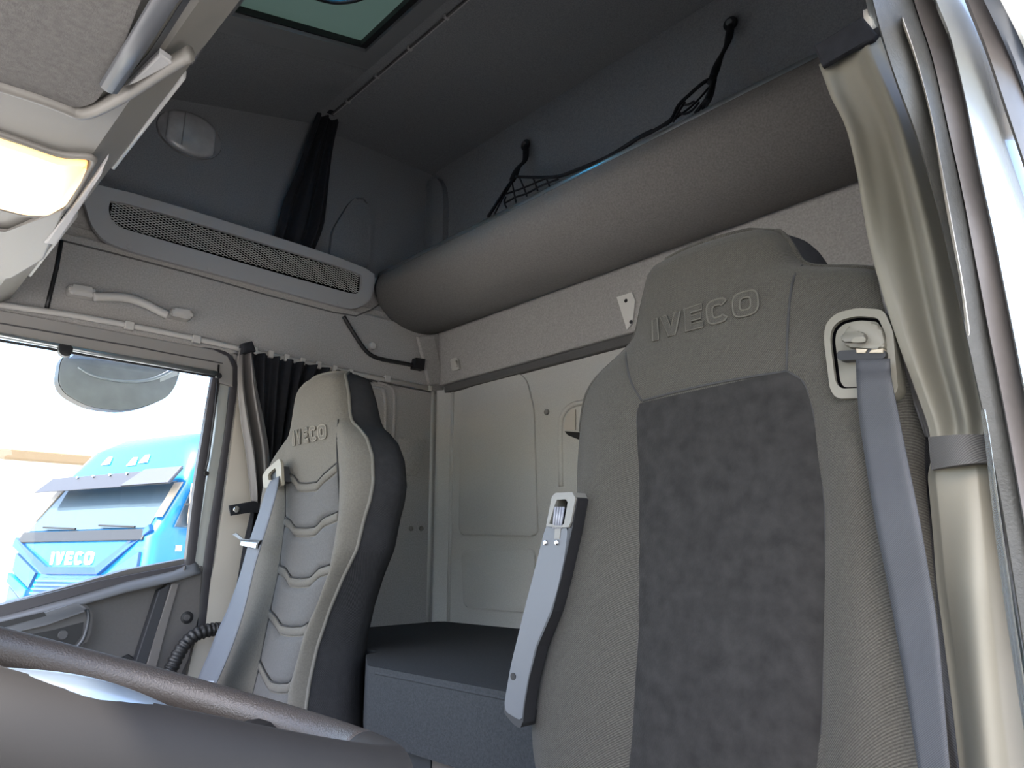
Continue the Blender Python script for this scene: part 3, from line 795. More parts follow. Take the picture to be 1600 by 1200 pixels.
# folded armrest / belt stalk on the inner side of the driver seat
pA, nA = V(0.80, 0, 0.05), V(-1, 0, 0.10).normalized()
AP = lambda l, d=0.0: [atp(a, b, pA-V(d, 0, 0), nA) for a, b in l]
ar = obj('folded_arm', prism(rnd(AP([(853, 820), (888, 822), (878, 900), (862, 955), (838, 1010), (826, 1060), (819, 1100), (816, 1128), (790, 1112), (788, 1098), (798, 1040), (820, 950), (838, 880)]), 0.012), (0.022, 0, 0)), silver_pl, ds, 'auto')
ho = AP([(853, 822), (862, 776), (868, 770), (894, 769), (899, 778), (892, 815), (888, 824), (870, 824)], 0.004)
hi = AP([(858, 818), (867, 788), (870, 781), (884, 780), (887, 785), (881, 818), (878, 821), (868, 821)], 0.004)
hm = mat('handle loop grey', lin((106, 104, 98)), 0.4)
lo = obj('handle_loop', ring(ho, hi, (0.05, 0, 0)), hm, ar)
obj('handle_well', prism(AP([(857, 845), (868, 784), (886, 782), (876, 845)], -0.02), (0.012, 0, 0)), black_pl, ar)
for k in range(4):
    a = AP([(868+k*4.2, 792), (865+k*3.6, 826)], 0.001)
    obj('grip_rib', tube(a, 0.0022, 6), mat('grip grey', lin((130, 132, 140)), 0.4) if k == 0 else bpy.data.materials['grip grey'], ar, True)
obj('grip_stem', prism(AP([(867, 826), (876, 826), (874, 842), (866, 842)], 0.001), (0.01, 0, 0)), hm, ar)
obj('side_shell', prism(AP([(895, 772), (903, 779), (895, 822), (885, 868), (874, 915), (863, 956), (840, 1010), (827, 1060), (820, 1100), (817, 1130), (815, 1128), (818, 1100), (825, 1060), (837, 1010), (860, 955), (878, 900), (888, 824), (897, 778)], 0.0006), (0.024, 0, 0)), black_pl, ar)
for q in ((853, 848), (871, 848)):
    obj('arm_screw', disc(AP([q], 0.0)[0], (-1, 0, 0), 0.004, 0.003, 12, bev=0.001), chrome, ar, 'auto')
obj('arm_hole', disc(AP([(802, 1057)], 0.0)[0], (-1, 0, 0), 0.0052, 0.0012, 16), black_pl, ar)
obj('arm_lower_cap', prism(rnd(AP([(786, 1112), (790, 1098), (818, 1112), (814, 1140), (800, 1130)], -0.002), 0.008), (0.03, 0, 0), 0.0), black_pl, ar, 'auto')

# ---------- passenger seat
pl_ = [(522, 577), (497, 583), (476, 590), (466, 600), (460, 615), (455, 640), (451, 665), (448, 682), (438, 698), (426, 714), (416, 732), (408, 765), (398, 830), (388, 880), (368, 935), (345, 1000), (325, 1055), (306, 1105), (290, 1160), (270, 1300)]
pr_ = [(525, 578), (530, 590), (534, 615), (536, 645), (539, 658), (550, 668), (562, 684), (570, 712), (571, 752), (566, 780), (557, 808), (545, 858), (522, 905), (502, 953), (482, 1013), (470, 1067), (462, 1123), (455, 1200), (450, 1300)]
pil = [(447, 700), (447, 745), (447, 807), (437, 890), (422, 962), (405, 1047), (393, 1097), (375, 1160), (350, 1300)]
pir = [(531, 656), (531, 700), (531, 813), (519, 890), (500, 940), (480, 987), (455, 1080), (452, 1123), (445, 1200), (440, 1300)]
PS = Seat(0.95, 0.50, 0.12, pl_, pr_, pil, pir, 0.022, 0.022, lambda z: float(np.interp(z, [-0.6, -0.3, 0.0, 0.25, 0.36, 0.5], [0.20, 0.165, 0.125, 0.115, 0.105, 0.085])))
ps = thing('passenger_seat', 'grey passenger seat with chevron quilted back beside the window', 'seat', (0.9, 1.7, FLOOR))
obj('backrest', PS.face(ZB, 100, 60), weave_m, ps, True)
obj('side_gusset', PS.gusset(ZB), twill_dk, ps, True)
lp = PS.loop(-0.55, 90)
obj('piping', tube([PS.P(y, z) for y, z in lp], 0.0045, 8), pipe_m, ps, True)
chev = [[(447, 747), (460, 751), (467, 763), (480, 764), (497, 762), (507, 750), (531, 731)],
        [(447, 817), (455, 822), (462, 833), (480, 834), (495, 832), (507, 818), (531, 808)],
        [(437, 892), (447, 897), (455, 911), (470, 913), (487, 911), (500, 897), (518, 891)],
        [(423, 963), (432, 973), (440, 986), (455, 989), (474, 988), (482, 982), (484, 978)],
        [(407, 1043), (417, 1063), (425, 1075), (438, 1078), (452, 1077), (456, 1072), (458, 1068)]]
chf = []
for c_ in chev:
    q = [atp(a, b, PS.p0, PS.n) for a, b in c_]
    us, zs = [], []
    for p in q:
        il, ir = PS.il(p.z), PS.ir(p.z)
        us.append((p.y-ir)/(il-ir)); zs.append(p.z)
    o_ = np.argsort(us); us = np.array(us)[o_]; zs = np.array(zs)[o_]
    chf.append(lambda u, us=us, zs=zs: float(np.interp(u, us, zs)))
ztop = min(PS.ilt[0][-1], PS.irt[0][-1])
bands = [lambda u: ZB]+chf[::-1]
for i in range(len(bands)-1, 0, -1):
    lo_, hi_ = bands[i-1], bands[i]
    g_ = 0.006
    obj('quilt_panel', grid(PS.patch(lambda u: lo_(u)+(0.016 if i > 1 else 0), lambda u: hi_(u)-0.010, 0.004, 0.008, 28, 24)), weave_in, ps, True)
for f in chf:
    pts = []
    for u in np.linspace(0.01, 0.99, 24):
        z = f(u); y = PS.ir(z)+(PS.il(z)-PS.ir(z))*u
        pts.append(PS.P(y, z+0.003, 0.001))
    obj('chevron_ridge', tube(smooth_path(pts, 2), 0.008, 8, flat=(0.010, 0.006), upv=(0, 0, 1)), weave_m, ps, True)
    obj('seam', tube([p+V(-.003, 0, 0.012) for p in pts], 0.002, 6), seam_m, ps, True)
for pts in (pil[1:8], pir[:8]):
    obj('seam', PS.line(pts, 0.0022, 0.0018), seam_m, ps, True)
w00, w10, w01, wtop = [atp(*q, PS.p0, PS.n) for q in ((466, 698), (518, 686), (466, 675), (518, 664))]
def fw2(u, v):
    a = w00+(w10-w00)*u; b = w01+(wtop-w01)*u
    q = a+(b-a)*v
    return PS.P(q.y, q.z, 0.0015), V(-1, 0, 0.1).normalized()
word('IVECO', fw2, weave_m, ps, 0.002, 0.24, outline=0.0015, edge=mat('pale emboss edge', lin((126, 122, 113)), 0.9))
# belt guide, belt, tongue and label
gq0 = PS.p0-V(0.035, 0, 0)
GP = lambda l, d=0.0: [atp(a, b, gq0-V(d, 0, 0), PS.n) for a, b in l]
go = rnd(GP([(414, 744), (420, 734), (440, 717), (443, 722), (445, 758), (436, 763), (416, 762)]), 0.006, 3)
gc = sum(GP([(419, 747), (436, 732), (440, 737), (423, 752)]), Vector())/4
slot = []
for i in range(len(go)):
    d_ = go[i]-gc
    slot.append(gc+d_*0.42)
gm = mat('pale belt guide', lin((136, 130, 116)), 0.5)
gd = obj('belt_guide', ring(go, slot, (-0.008, 0, 0)), gm, ps)
obj('slot_shade', prism(slot, (0.014, 0, 0)), black_pl, gd)  # black piece filling the slot, painted as its shade
obj('guide_anchor', prism(GP([(424, 738), (436, 728), (440, 752), (426, 757)]), (0.045, 0, 0)), plastic_dk, gd)
pbl = dense([(422, 752), (414, 770), (402, 808), (388, 850), (374, 900), (356, 950), (340, 985), (322, 1030), (308, 1062), (290, 1110)])
pbr = dense([(436, 744), (432, 768), (420, 812), (408, 850), (396, 892), (382, 950), (366, 1000), (350, 1040), (338, 1068), (322, 1115)])
obj('seat_belt', slab(belt_rows(PS, pbl, pbr, [0.045+0.045*min(1, i/12) for i in range(len(pbl))]), (0.002, 0, 0)), belt_m2, ps, True)
obj('belt_tongue', prism(GP([(378, 852), (380, 846), (404, 848), (402, 857)], 0.06), (-0.006, 0, 0), 0.001), alu, ps)
obj('tongue_plate', prism(GP([(364, 835), (370, 833), (381, 842), (402, 844), (408, 846), (380, 846)], 0.062), (-0.002, 0, 0)), silver_pl, ps)
obj('tongue_cover', prism(GP([(378, 843), (410, 844), (406, 851), (379, 850)], 0.058), (-0.006, 0, 0)), black_pl, ps)
obj('belt_label', prism(GP([(303, 1063), (335, 1064), (330, 1083), (298, 1080)], 0.095), (-0.001, 0, 0)), mat('belt label grey', lin((150, 158, 168)), 0.5), ps)
for q in ([(308, 1066), (328, 1067), (328, 1068.5), (308, 1067.5)], [(306, 1070), (325, 1071), (325, 1072.5), (306, 1071.5)], [(302, 1076), (312, 1077), (312, 1079), (302, 1078)]):
    obj('label_print', prism(GP(q, 0.0962), (-0.0004, 0, 0)), mat('label ink', lin((215, 222, 228)), 0.6) if 'label ink' not in bpy.data.materials else bpy.data.materials['label ink'], ps)
obj('seat_cushion', mbox((0.38, 1.46, -0.74), (0.86, 1.98, -0.56), 0.05, 4), weave_m, ps, 'auto')
obj('seat_base', mbox((0.44, 1.50, FLOOR), (0.86, 1.94, -0.74), 0.02), black_pl, ps)
hs = tag(obj('air_hose', tube(smooth_path([at(a, b, y=2.06) for a, b in ((252, 1150), (262, 1062), (270, 1040), (285, 1012), (305, 992), (330, 984), (345, 983))], 14), 0.018, 10, taper=lambda t: 1+0.10*math.sin(t*120)), black_soft, None, True), 'black ribbed hose curving up beside the passenger seat belt', 'hose')

# ------------------------------------------------------------------ passenger door, window and rail
dr_ = bpy.data.objects.new('door_1', None); COL.objects.link(dr_); dr_.location = (0.4, YP, FLOOR); dr_['kind'] = 'structure'
YDR = YP+0.01
# window header / blind cassette above the glass
hdr = P2([(-320, 440), (0, 489), (330, 548), (352, 558), (361, 576), (360, 606), (338, 600), (338, 584), (0, 526), (-320, 468)], y=YDR)
obj('window_header', prism(hdr, (0, -0.02, 0), 0.004), mat('window header grey', lin((128, 125, 122)), 0.6, bump=(700, .2)), dr_)
obj('header_groove', tube(P2([(-300, 470), (0, 505), (200, 540), (348, 568)], y=YDR-.021), 0.0022, 6), plastic_dk, dr_)
obj('blind_bar', tube(P2([(-300, 478), (0, 524), (140, 550), (340, 584)], y=YDR-.03), 0.006, 8, flat=(0.008, 0.005)), alu, dr_, True)
obj('blind_tab', prism(rnd(P2([(90, 539), (112, 543), (110, 556), (102, 560), (92, 556), (89, 550)], y=YDR-.03), 0.006), (0, -0.02, 0), 0.004), black_pl, dr_, 'auto')
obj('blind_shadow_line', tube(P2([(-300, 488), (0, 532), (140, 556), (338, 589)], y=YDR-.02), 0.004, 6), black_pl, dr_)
# upright at the rear of the window: rubber, channel and frame in steps
def strip(pxl, pxr, name, m, dy, th=0.02, par=None):
    L_ = smooth_path([V(a, b, 0) for a, b in pxl], 5); R_ = smooth_path([V(a, b, 0) for a, b in pxr], 5)
    rows = [[at(p.x, p.y, y=YDR-dy), at((p.x+q.x)/2, (p.y+q.y)/2, y=YDR-dy-.003), at(q.x, q.y, y=YDR-dy)] for p, q in zip(L_, R_)]
    return obj(name, slab(rows, (0, th, 0)), m, par or dr_, 'auto')
rubber_bl = mat('window rubber', lin((58, 56, 60)), 0.4)
strip([(333, 585), (320, 660), (304, 760), (290, 882)], [(346, 586), (334, 660), (320, 760), (303, 890)], 'glass_channel', rubber_bl, 0.018)
obj('channel_rod', tube(P2([(342, 570), (336, 640), (325, 720), (321, 735)], y=YDR-.03), 0.003, 8), black_pl, dr_, True)
obj('rod_tip', disc(at(322, 740, y=YDR-.03), (0, -1, 0), 0.007, 0.006), black_pl, dr_)
obj('rod_head', disc(at(340, 588, y=YDR-.03), (0, -1, 0), 0.009, 0.012), black_pl, dr_)
strip([(343, 572), (338, 660), (322, 760), (303, 888)], [(360, 570), (352, 660), (338, 760), (316, 905)], 'door_frame_strip', mat('door frame pale', lin((150, 152, 148)), 0.4), 0.010)
strip([(300, 548), (345, 556), (362, 578), (360, 600), (350, 680), (337, 760), (318, 880), (308, 990)], [(302, 541), (352, 549), (371, 572), (371, 600), (359, 690), (347, 780), (330, 900), (319, 1000)], 'door_seal', rubber_bl, 0.014)
strip([(300, 541), (340, 546), (372, 560), (374, 600), (361, 690), (349, 780), (332, 900), (321, 1000)], [(302, 538), (345, 541), (378, 553), (380, 600), (366, 690), (353, 780), (337, 900), (326, 1000)], 'frame_edge', beige_m, 0.0)
# glass, with the outer sill
wn_ = struct(obj('window_1', prism(P2([(-320, 440), (360, 560), (360, 900), (-320, 1100)], y=YDR+.035), (0, 0.004, 0)), pane))
# body of the door below the window
body = P2([(-330, 1035), (0, 945), (100, 918), (200, 890), (290, 873), (304, 872), (312, 886), (309, 960), (280, 1200), (200, 1500), (-330, 1500)], y=YDR)
obj('trim_panel', prism(body, (0, 0.05, 0), 0.0), door_plastic, dr_)
obj('sill_rubber', prism(P2([(-330, 1040), (0, 945), (150, 908), (292, 881), (294, 887), (150, 921), (0, 963), (-330, 1060)], y=YDR-.004), (0, -0.014, 0), 0.003), rubber_bl, dr_)
# rolled top of the door trim
top = [[(-330, 1062), (0, 962), (130, 926), (200, 905), (275, 888), (290, 880), (304, 876), (312, 884)], [(-330, 1080), (0, 975), (130, 945), (200, 925), (255, 913), (275, 908), (300, 900), (314, 896)]]
rowsT = []
for k in range(5):
    f = k/4
    rowsT.append([at(a[0]+(b[0]-a[0])*f, a[1]+(b[1]-a[1])*f, y=YDR-.01-0.035*math.sin(f*1.6)) for a, b in zip(*top)])
obj('rolled_top', slab(rowsT, (0, 0.03, 0)), door_top, dr_, True)
end = P2([(255, 914), (280, 900), (300, 888), (312, 884), (313, 900), (306, 960), (292, 1030), (270, 1075), (200, 1075), (220, 1040), (240, 990)], y=YDR-.005)
obj('end_panel', prism(end, (0, -0.022, 0), 0.006), door_plastic, dr_)
obj('dark_groove', prism(P2([(243, 922), (262, 912), (238, 990), (216, 1060), (200, 1052)], y=YDR-.005), (0, -0.026, 0), 0.003), mat('groove dark', lin((40, 41, 45)), 0.6), dr_)
obj('light_rib', prism(P2([(262, 912), (275, 910), (252, 985), (236, 1055), (216, 1062), (238, 990)], y=YDR-.005), (0, -0.030, 0), 0.003), mat('rib grey', lin((96, 92, 90)), 0.5), dr_)
lk = obj('lock_screw', disc(at(292, 965, y=YDR-.027), (0, -1, 0), 0.017, 0.004, 20, bev=0.002), black_pl, dr_, 'auto')
obj('screw_core', disc(at(292, 965, y=YDR-.031), (0, -1, 0), 0.009, 0.003, 12, bev=0.001), plastic_dk, lk)
obj('lock_pin', tube(P2([(287, 897), (289, 884)], y=YDR-.03), 0.004, 8), plastic_dk, dr_)
# pull handle pocket and arm pad
arm = P2([(-330, 1090), (0, 985), (70, 960), (118, 942), (128, 943), (138, 955), (136, 985), (126, 1010), (108, 1018), (-330, 1130)], y=YDR)
obj('pull_bezel', prism(rnd(arm, 0.012), (0, -0.04, 0), 0.008), door_plastic, dr_, 'auto')
padr = [[(-330, 1085), (0, 988), (70, 962), (112, 944), (126, 944)], [(-330, 1100), (0, 992), (70, 972), (110, 958), (134, 952)]]
obj('arm_pad', prism(rnd(P2([(-330, 1082), (0, 982), (70, 956), (116, 941), (130, 948), (132, 954), (70, 976), (0, 992), (-330, 1098)], y=YDR-.04), 0.008), (0, -0.02, 0), 0.006), door_top, dr_, 'auto')
obj('switch_well', prism(P2([(-60, 992), (0, 972), (68, 956), (72, 962), (0, 982), (-60, 1003)], y=YDR-.058), (0, -0.004, 0)), black_pl, dr_)
obj('pull_pocket', prism(P2([(-60, 1022), (0, 1000), (80, 985), (130, 972), (128, 992), (112, 1012), (70, 1022), (-60, 1060)], y=YDR-.039), (0, -0.0035, 0)), black_pl, dr_)
obj('pocket_screw', disc(at(98, 992, y=YDR-.043), (0, -1, 0), 0.012, 0.004, 16, bev=0.002), plastic_dk, dr_)
obj('bezel_edge', tube(smooth_path(P2([(136, 952), (138, 968), (131, 996), (120, 1010), (108, 1018)], y=YDR-.043), 5), 0.004, 8), silver_pl, dr_, True)
obj('lower_recess', prism(P2([(150, 1045), (200, 1022), (212, 1030), (200, 1075), (150, 1085)], y=YDR-.003), (0, -0.008, 0), 0.003), black_pl, dr_)

# B pillar panel between door and curtain
struct(obj('trim_3', prism(P2([(372, 556), (395, 560), (410, 700), (400, 860), (380, 1350), (245, 1350), (296, 1040), (314, 960), (336, 880), (356, 740), (372, 620)], y=YP-.004), (0, 0.05, 0)), beige_m))
# passenger curtain rail
prl = thing('side_curtain_rail', 'pale curtain rail along the lining above the passenger window', 'rail', at(300, 527, y=YP))
rp = P2([(-200, 440), (0, 476), (110, 492), (200, 508), (305, 529), (375, 545), (470, 566), (560, 585), (672, 607)], y=YP-.016)
obj('track', tube(rp, 0.006, 8, flat=(0.009, 0.006)), plastic_sm, prl, True)
obj('end_stop', mbox(rp[-1]-V(.012, .01, .01), rp[-1]+V(.004, .01, .01), 0.004), beige_m, prl)
for q in ((202, 509), (307, 530), (605, 592)):
    p = at(*q, y=YP-.018)
    obj('clip', mbox(p-V(.012, .006, .012), p+V(.012, .01, .012), 0.002), plastic_sm, prl)

# ------------------------------------------------------------------ curtains
def curtain(rows_px, plane, nfold, amp, nseg=60, k=5, phase=0.0, thick=0.003, normal=None, jitter=0.3, ampf=None):
    """rows_px: (xl, yl, xr, yr, [plane offset]) down the cloth; plane(px,py)->point"""
    R_ = smooth_path([V(r[0], r[1], 0) for r in rows_px], k); S_ = smooth_path([V(r[2], r[3], 0) for r in rows_px], k)
    out = []; n = len(R_)
    for i, (a, b) in enumerate(zip(R_, S_)):
        A, B = plane(a.x, a.y), plane(b.x, b.y); v = i/(n-1)
        nrm = normal
        am = amp*(ampf(v) if ampf else 1)
        row = []
        for j in range(nseg+1):
            u = j/nseg
            w = math.sin(2*math.pi*nfold*u+phase+jitter*math.sin(3.1*u+4*v)) + 0.35*math.sin(2*math.pi*nfold*1.7*u+2.1+2*v)
            e = min(1, 6*u, 6*(1-u))
            row.append(A+(B-A)*u+nrm*am*w*(.3+.7*e))
        out.append(row)
    return slab(out, normal*thick)
nY, nX = V(0, -1, 0), V(-1, 0, 0)
# dark curtain hanging from the ceiling rail
uc = thing('upper_curtain', 'black curtain gathered at the end of the ceiling rail above the vent', 'curtain', V(1.12, 2.15, 1.1))
obj('cloth', curtain([(500, 163, 533, 168), (492, 185, 530, 186), (478, 225, 520, 232), (462, 270, 514, 280), (443, 315, 510, 320), (434, 350, 505, 355), (424, 385, 490, 395)], lambda a, b: at(a, b, y=2.17), 2.6, 0.018, 90, normal=nY, ampf=lambda v: .5+.6*v), black_cloth, uc, True)
obj('header_tape', prism(P2([(500, 160), (512, 162), (534, 172), (530, 184), (514, 178), (500, 170)], y=2.145), (0, -0.03, 0), 0.006), black_cloth, uc)
# dark pleated curtain behind the passenger seat
dc = thing('rear_side_curtain', 'black pleated curtain behind the passenger headrest under the side rail', 'curtain', at(450, 600, y=YP-.03))
obj('cloth', curtain([(385, 548, 560, 586), (388, 575, 545, 610), (392, 640, 520, 660), (400, 720, 480, 740), (400, 800, 455, 810), (396, 900, 440, 905)], lambda a, b: at(a, b, y=YP-.03), 9, 0.013, 130, normal=nY), black_cloth, dc, True)
for i in range(7):
    f = i/6
    p = at(398+f*150, 548+f*34, y=YP-.03)
    obj('glider', mbox(p-V(.008, .006, .012), p+V(.008, .006, .012), 0.002), plastic_sm, dc)
# shiny bound curtain by the B pillar
sc = thing('bound_side_curtain', 'narrow shiny grey curtain tied back on the passenger door pillar', 'curtain', at(390, 650, y=YP-.05))
sat2 = mat('dark satin curtain', lin((72, 69, 68)), 0.38, spec=0.6, noise=(9, 0.08), bump=(30, 0.1), sheen=0.3)
obj('cloth', curtain([(373, 545, 392, 548), (371, 570, 396, 572), (371, 610, 402, 612), (376, 660, 412, 660), (384, 710, 420, 708), (390, 760, 420, 760), (393, 786, 414, 786)], lambda a, b: at(a, b, y=YP-.075), 1.6, 0.016, 40, normal=nY), sat2, sc, True)
obj('lower_cloth', curtain([(393, 786, 412, 786), (390, 805, 418, 805), (380, 850, 420, 850), (372, 900, 400, 900), (362, 960, 385, 960)], lambda a, b: at(a, b, y=YP-.07), 2.2, 0.014, 40, normal=nY), black_cloth, sc, True)
obj('header_tape', prism(P2([(374, 539), (388, 536), (394, 552), (372, 556)], y=YP-.07), (0, -0.035, 0), 0.008), black_cloth, sc)
tie = obj('tie_strap', prism(P2([(357, 790), (395, 783), (408, 786), (408, 802), (395, 800), (360, 806)], y=YP-.09), (0, -0.006, 0), 0.001), black_cloth, sc)
obj('snap_fastener', disc(at(369, 796, y=YP-.097), (0, -1, 0), 0.010, 0.005, 16, bev=0.002), chrome, tie, 'auto')

# big shiny driver side curtain
XC = 0.855
dcu = thing('driver_side_curtain', 'shiny grey curtain bound with a dark strap at the driver door pillar', 'curtain', (XC, 0.22, -0.4))
pX = lambda a, b: at(a, b, x=XC)
obj('cloth', curtain([(1282, 104, 1376, 58), (1292, 130, 1384, 80), (1303, 158, 1402, 118), (1326, 205, 1430, 180), (1342, 270, 1456, 262), (1352, 330, 1476, 332), (1362, 385, 1494, 405), (1376, 440, 1508, 480), (1400, 520, 1521, 560), (1432, 610, 1534, 630), (1450, 660, 1538, 665), (1456, 690, 1536, 688)], pX, 1.35, 0.013, 70, normal=nX, phase=1.2, ampf=lambda v: .5+.9*math.sin(math.pi*min(1, v*1.05))), satin, dcu, True)
obj('inner_fold', curtain([(1372, 400, 1420, 400), (1376, 450, 1440, 470), (1398, 540, 1460, 560), (1425, 620, 1480, 640), (1446, 682, 1490, 690)], lambda a, b: at(a, b, x=XC+.022), 1.0, 0.005, 30, normal=nX), sat2, dcu, True)
obj('lower_cloth', curtain([(1456, 722, 1545, 716), (1452, 745, 1551, 738), (1455, 780, 1558, 770), (1460, 840, 1568, 830), (1466, 920, 1580, 910), (1476, 1000, 1590, 1000), (1488, 1100, 1600, 1100), (1500, 1210, 1614, 1210), (1512, 1320, 1626, 1320)], pX, 0.5, 0.040, 70, normal=nX, phase=0.0, jitter=0.05, ampf=lambda v: .35+.65*min(1, v*2)), satin, dcu, True)
obj('lower_fold', curtain([(1452, 740, 1475, 742), (1446, 790, 1480, 800), (1444, 850, 1490, 860), (1450, 950, 1500, 960), (1462, 1080, 1510, 1080), (1480, 1210, 1525, 1210), (1490, 1320, 1536, 1320)], lambda a, b: at(a, b, x=XC+.03), 1.0, 0.006, 30, normal=nX), black_cloth, dcu, True)
obj('tie_strap', slab([[at(1450+90*u, 683-4*u-2*math.sin(math.pi*u), x=XC-.02-.012*math.sin(math.pi*u)) for u in np.linspace(0, 1, 13)], [at(1455+91*u, 734-12*u-2*math.sin(math.pi*u), x=XC-.02-.012*math.sin(math.pi*u)) for u in np.linspace(0, 1, 13)]], (0.03, 0, 0)), strap_m, dcu, 'auto')
obj('header_tape', prism(P2([(1274, 76), (1350, 30), (1374, 58), (1368, 66), (1330, 84), (1288, 108)], x=XC-.012), (-0.008, 0, 0), 0.003), black_cloth, dcu)
# cream seat side seen in the gap beside the strap
# driver rail with its fittings at the pillar top
drl = thing('driver_curtain_rail', 'pale curved curtain rail end above the driver side curtain', 'rail', at(1370, 30, x=0.88))
obj('track', tube(smooth_path([at(1352, -60, x=0.80), at(1362, 0, x=0.86), at(1371, 40, x=0.89), at(1382, 62, x=0.90)], 6), 0.007, 8), alu, drl, True)
obj('end_fitting', prism(P2([(1352, 22), (1362, 18), (1370, 45), (1364, 56), (1354, 42)], x=0.885), (-0.012, 0, 0), 0.004), plastic_sm, drl)
obj('rail_bracket', prism(P2([(1376, 12), (1394, 8), (1410, 40), (1404, 66), (1392, 62), (1384, 40)], x=0.905), (-0.012, 0, 0), 0.003), black_pl, drl)
obj('cloth_loop', tube(smooth_path([at(1366, 56, x=.885), at(1384, 58, x=.885), at(1400, 66, x=.885), at(1396, 90, x=.885)], 5), 0.010, 8), black_cloth, drl, True)

# ------------------------------------------------------------------ driver door opening: stepped seals and jamb
dj = bpy.data.objects.new('trim_4', None); COL.objects.link(dj); dj.location = (0.85, 0.15, 0); dj['kind'] = 'structure'
def band(pxl, pxr, y0, name, m, dep=0.05, crown=0.006):
    L_ = smooth_path([V(a, b, 0) for a, b in pxl], 6); R_ = smooth_path([V(a, b, 0) for a, b in pxr], 6)
    rows = []
    for p, q in zip(L_, R_):
        A, B = at(p.x, p.y, y=y0), at(q.x, q.y, y=y0-.012)
        rows.append([A+(B-A)*k/6+V(-crown*math.sin(math.pi*k/6), -crown*math.sin(math.pi*k/6), 0) for k in range(7)])
    return obj(name, slab(rows, (0.010, 0.003, 0)), m, dj, 'auto')
band([(1346, -80), (1369, 20), (1396, 110), (1434, 215), (1462, 310), (1488, 420), (1514, 540), (1541, 665), (1566, 790), (1590, 940), (1612, 1080), (1650, 1300)],
     [(1420, -80), (1440, 20), (1468, 110), (1490, 215), (1512, 310), (1530, 420), (1556, 540), (1580, 665), (1602, 790), (1625, 940), (1650, 1080), (1690, 1300)], 0.160, 'inner_seal', seal_m, 0.02, 0.010)
band([(1405, 30), (1425, 90), (1446, 170), (1466, 270), (1484, 360), (1500, 440), (1512, 520)], [(1410, 28), (1431, 90), (1453, 170), (1473, 270), (1489, 360), (1503, 440), (1514, 520)], 0.156, 'cream_edge', beige_m, 0.02, 0.002)
band([(1534, 640), (1541, 690), (1553, 800), (1568, 920), (1586, 1040), (1600, 1130), (1630, 1300)], [(1538, 640), (1547, 690), (1562, 800), (1579, 920), (1597, 1040), (1612, 1130), (1645, 1300)], 0.135, 'white_edge', white_paint, 0.01, 0.002)
band([(1410, -80), (1428, 0), (1457, 90), (1482, 200), (1504, 300), (1523, 400), (1546, 520), (1570, 640), (1595, 780), (1640, 1050)],
     [(1455, -80), (1476, 0), (1502, 90), (1524, 200), (1545, 300), (1565, 400), (1592, 520), (1618, 640), (1645, 780), (1690, 1050)], 0.142, 'outer_seal', seal_2, 0.03, 0.012)
band([(1436, -80), (1463, 0), (1486, 60), (1510, 160), (1530, 260), (1552, 360), (1576, 480), (1600, 600), (1650, 850)],
     [(1490, -80), (1518, 0), (1545, 60), (1576, 160), (1604, 260), (1630, 360), (1660, 480), (1690, 600), (1740, 850)], 0.122, 'white_jamb', white_paint, 0.04, 0.004)
band([(1484, -80), (1512, 0), (1540, 70), (1570, 160), (1600, 250), (1650, 400)], [(1510, -80), (1545, 0), (1578, 70), (1610, 160), (1640, 250), (1690, 400)], 0.100, 'gutter_seal', seal_2, 0.03, 0.006)
band([(1505, -80), (1544, 0), (1576, 70), (1606, 150), (1660, 300)], [(1530, -80), (1572, 0), (1606, 70), (1640, 150), (1690, 300)], 0.084, 'gutter_edge', mat('gutter blue grey', lin((84, 92, 104)), 0.3), 0.02, 0.008)
band([(1530, -80), (1571, 0), (1600, 60), (1650, 180)], [(1600, -80), (1640, 0), (1680, 60), (1720, 180)], 0.070, 'door_skin', white_paint, 0.01, 0.004)

# ------------------------------------------------------------------ steering wheel
SWC = V(0.1046, 0.4844, -0.0639); SWR = 0.199; TS = 0.34
ax = V(1, 0, -TS).normalized(); ay = V(0, 1, 0.0145).normalized(); an = ax.cross(ay).normalized()
sw = thing('steering_wheel', 'dark steering wheel with grained rim and silver spoke inlays', 'steering wheel', SWC)
def rim_pt(t, r=SWR, h=0.0): return SWC+(ax*math.cos(t)+ay*math.sin(t))*r+an*h
far = [rim_pt(t) for t in np.linspace(math.radians(-14), math.radians(172), 66)]
near = [rim_pt(t) for t in np.linspace(math.radians(172), math.radians(346), 80)]
obj('rim_grip', tube(far, 0.0135, 20), leather, sw, True)
obj('rim_smooth', tube([p-an*0.0075 for p in near], 0.02, 24, flat=(0.021, 0.017), upv=an), rim_near, sw, True)
obj('hub', prism(rnd([rim_pt(t, 0.085, -0.06) for t in np.linspace(0, 2*math.pi, 13)[:-1]], 0.02), an*0.03, 0.012, 3), rim_near, sw, 'auto')
for a in (20, 160, 200, 340):
    t = math.radians(a)
    s_ = obj('spoke', tube([rim_pt(t, 0.07, -0.045), rim_pt(t, 0.14, -0.03), rim_pt(t, 0.197, -0.004)], 0.02, 10, flat=(0.008, 0.02), upv=an), rim_near, sw, True)
obj('silver_inlay', tube([rim_pt(t, 0.196, 0.0105) for t in np.linspace(math.radians(250), math.radians(271), 16)], 0.01, 10, flat=(0.006, 0.011), upv=an, taper=lambda t: 0.15+0.85*math.sin(math.pi*min(1, max(0, t)))), inlay_m, sw, True)
obj('column', tube([SWC-an*0.03, SWC-an*0.16+V(-.04, 0, -.04), V(-0.12, 0.47, -0.55)], 0.04, 12), plastic_dk, sw, True)

# ------------------------------------------------------------------ outside: ground, wall, mirror, truck
GZ = -2.25
gm_ = mat('pale concrete yard', lin((176, 172, 164)), 0.9, noise=(0.8, 0.12))
struct(obj('ground', mbox((-60, -60, GZ-0.1), (60, 80, GZ)), gm_))
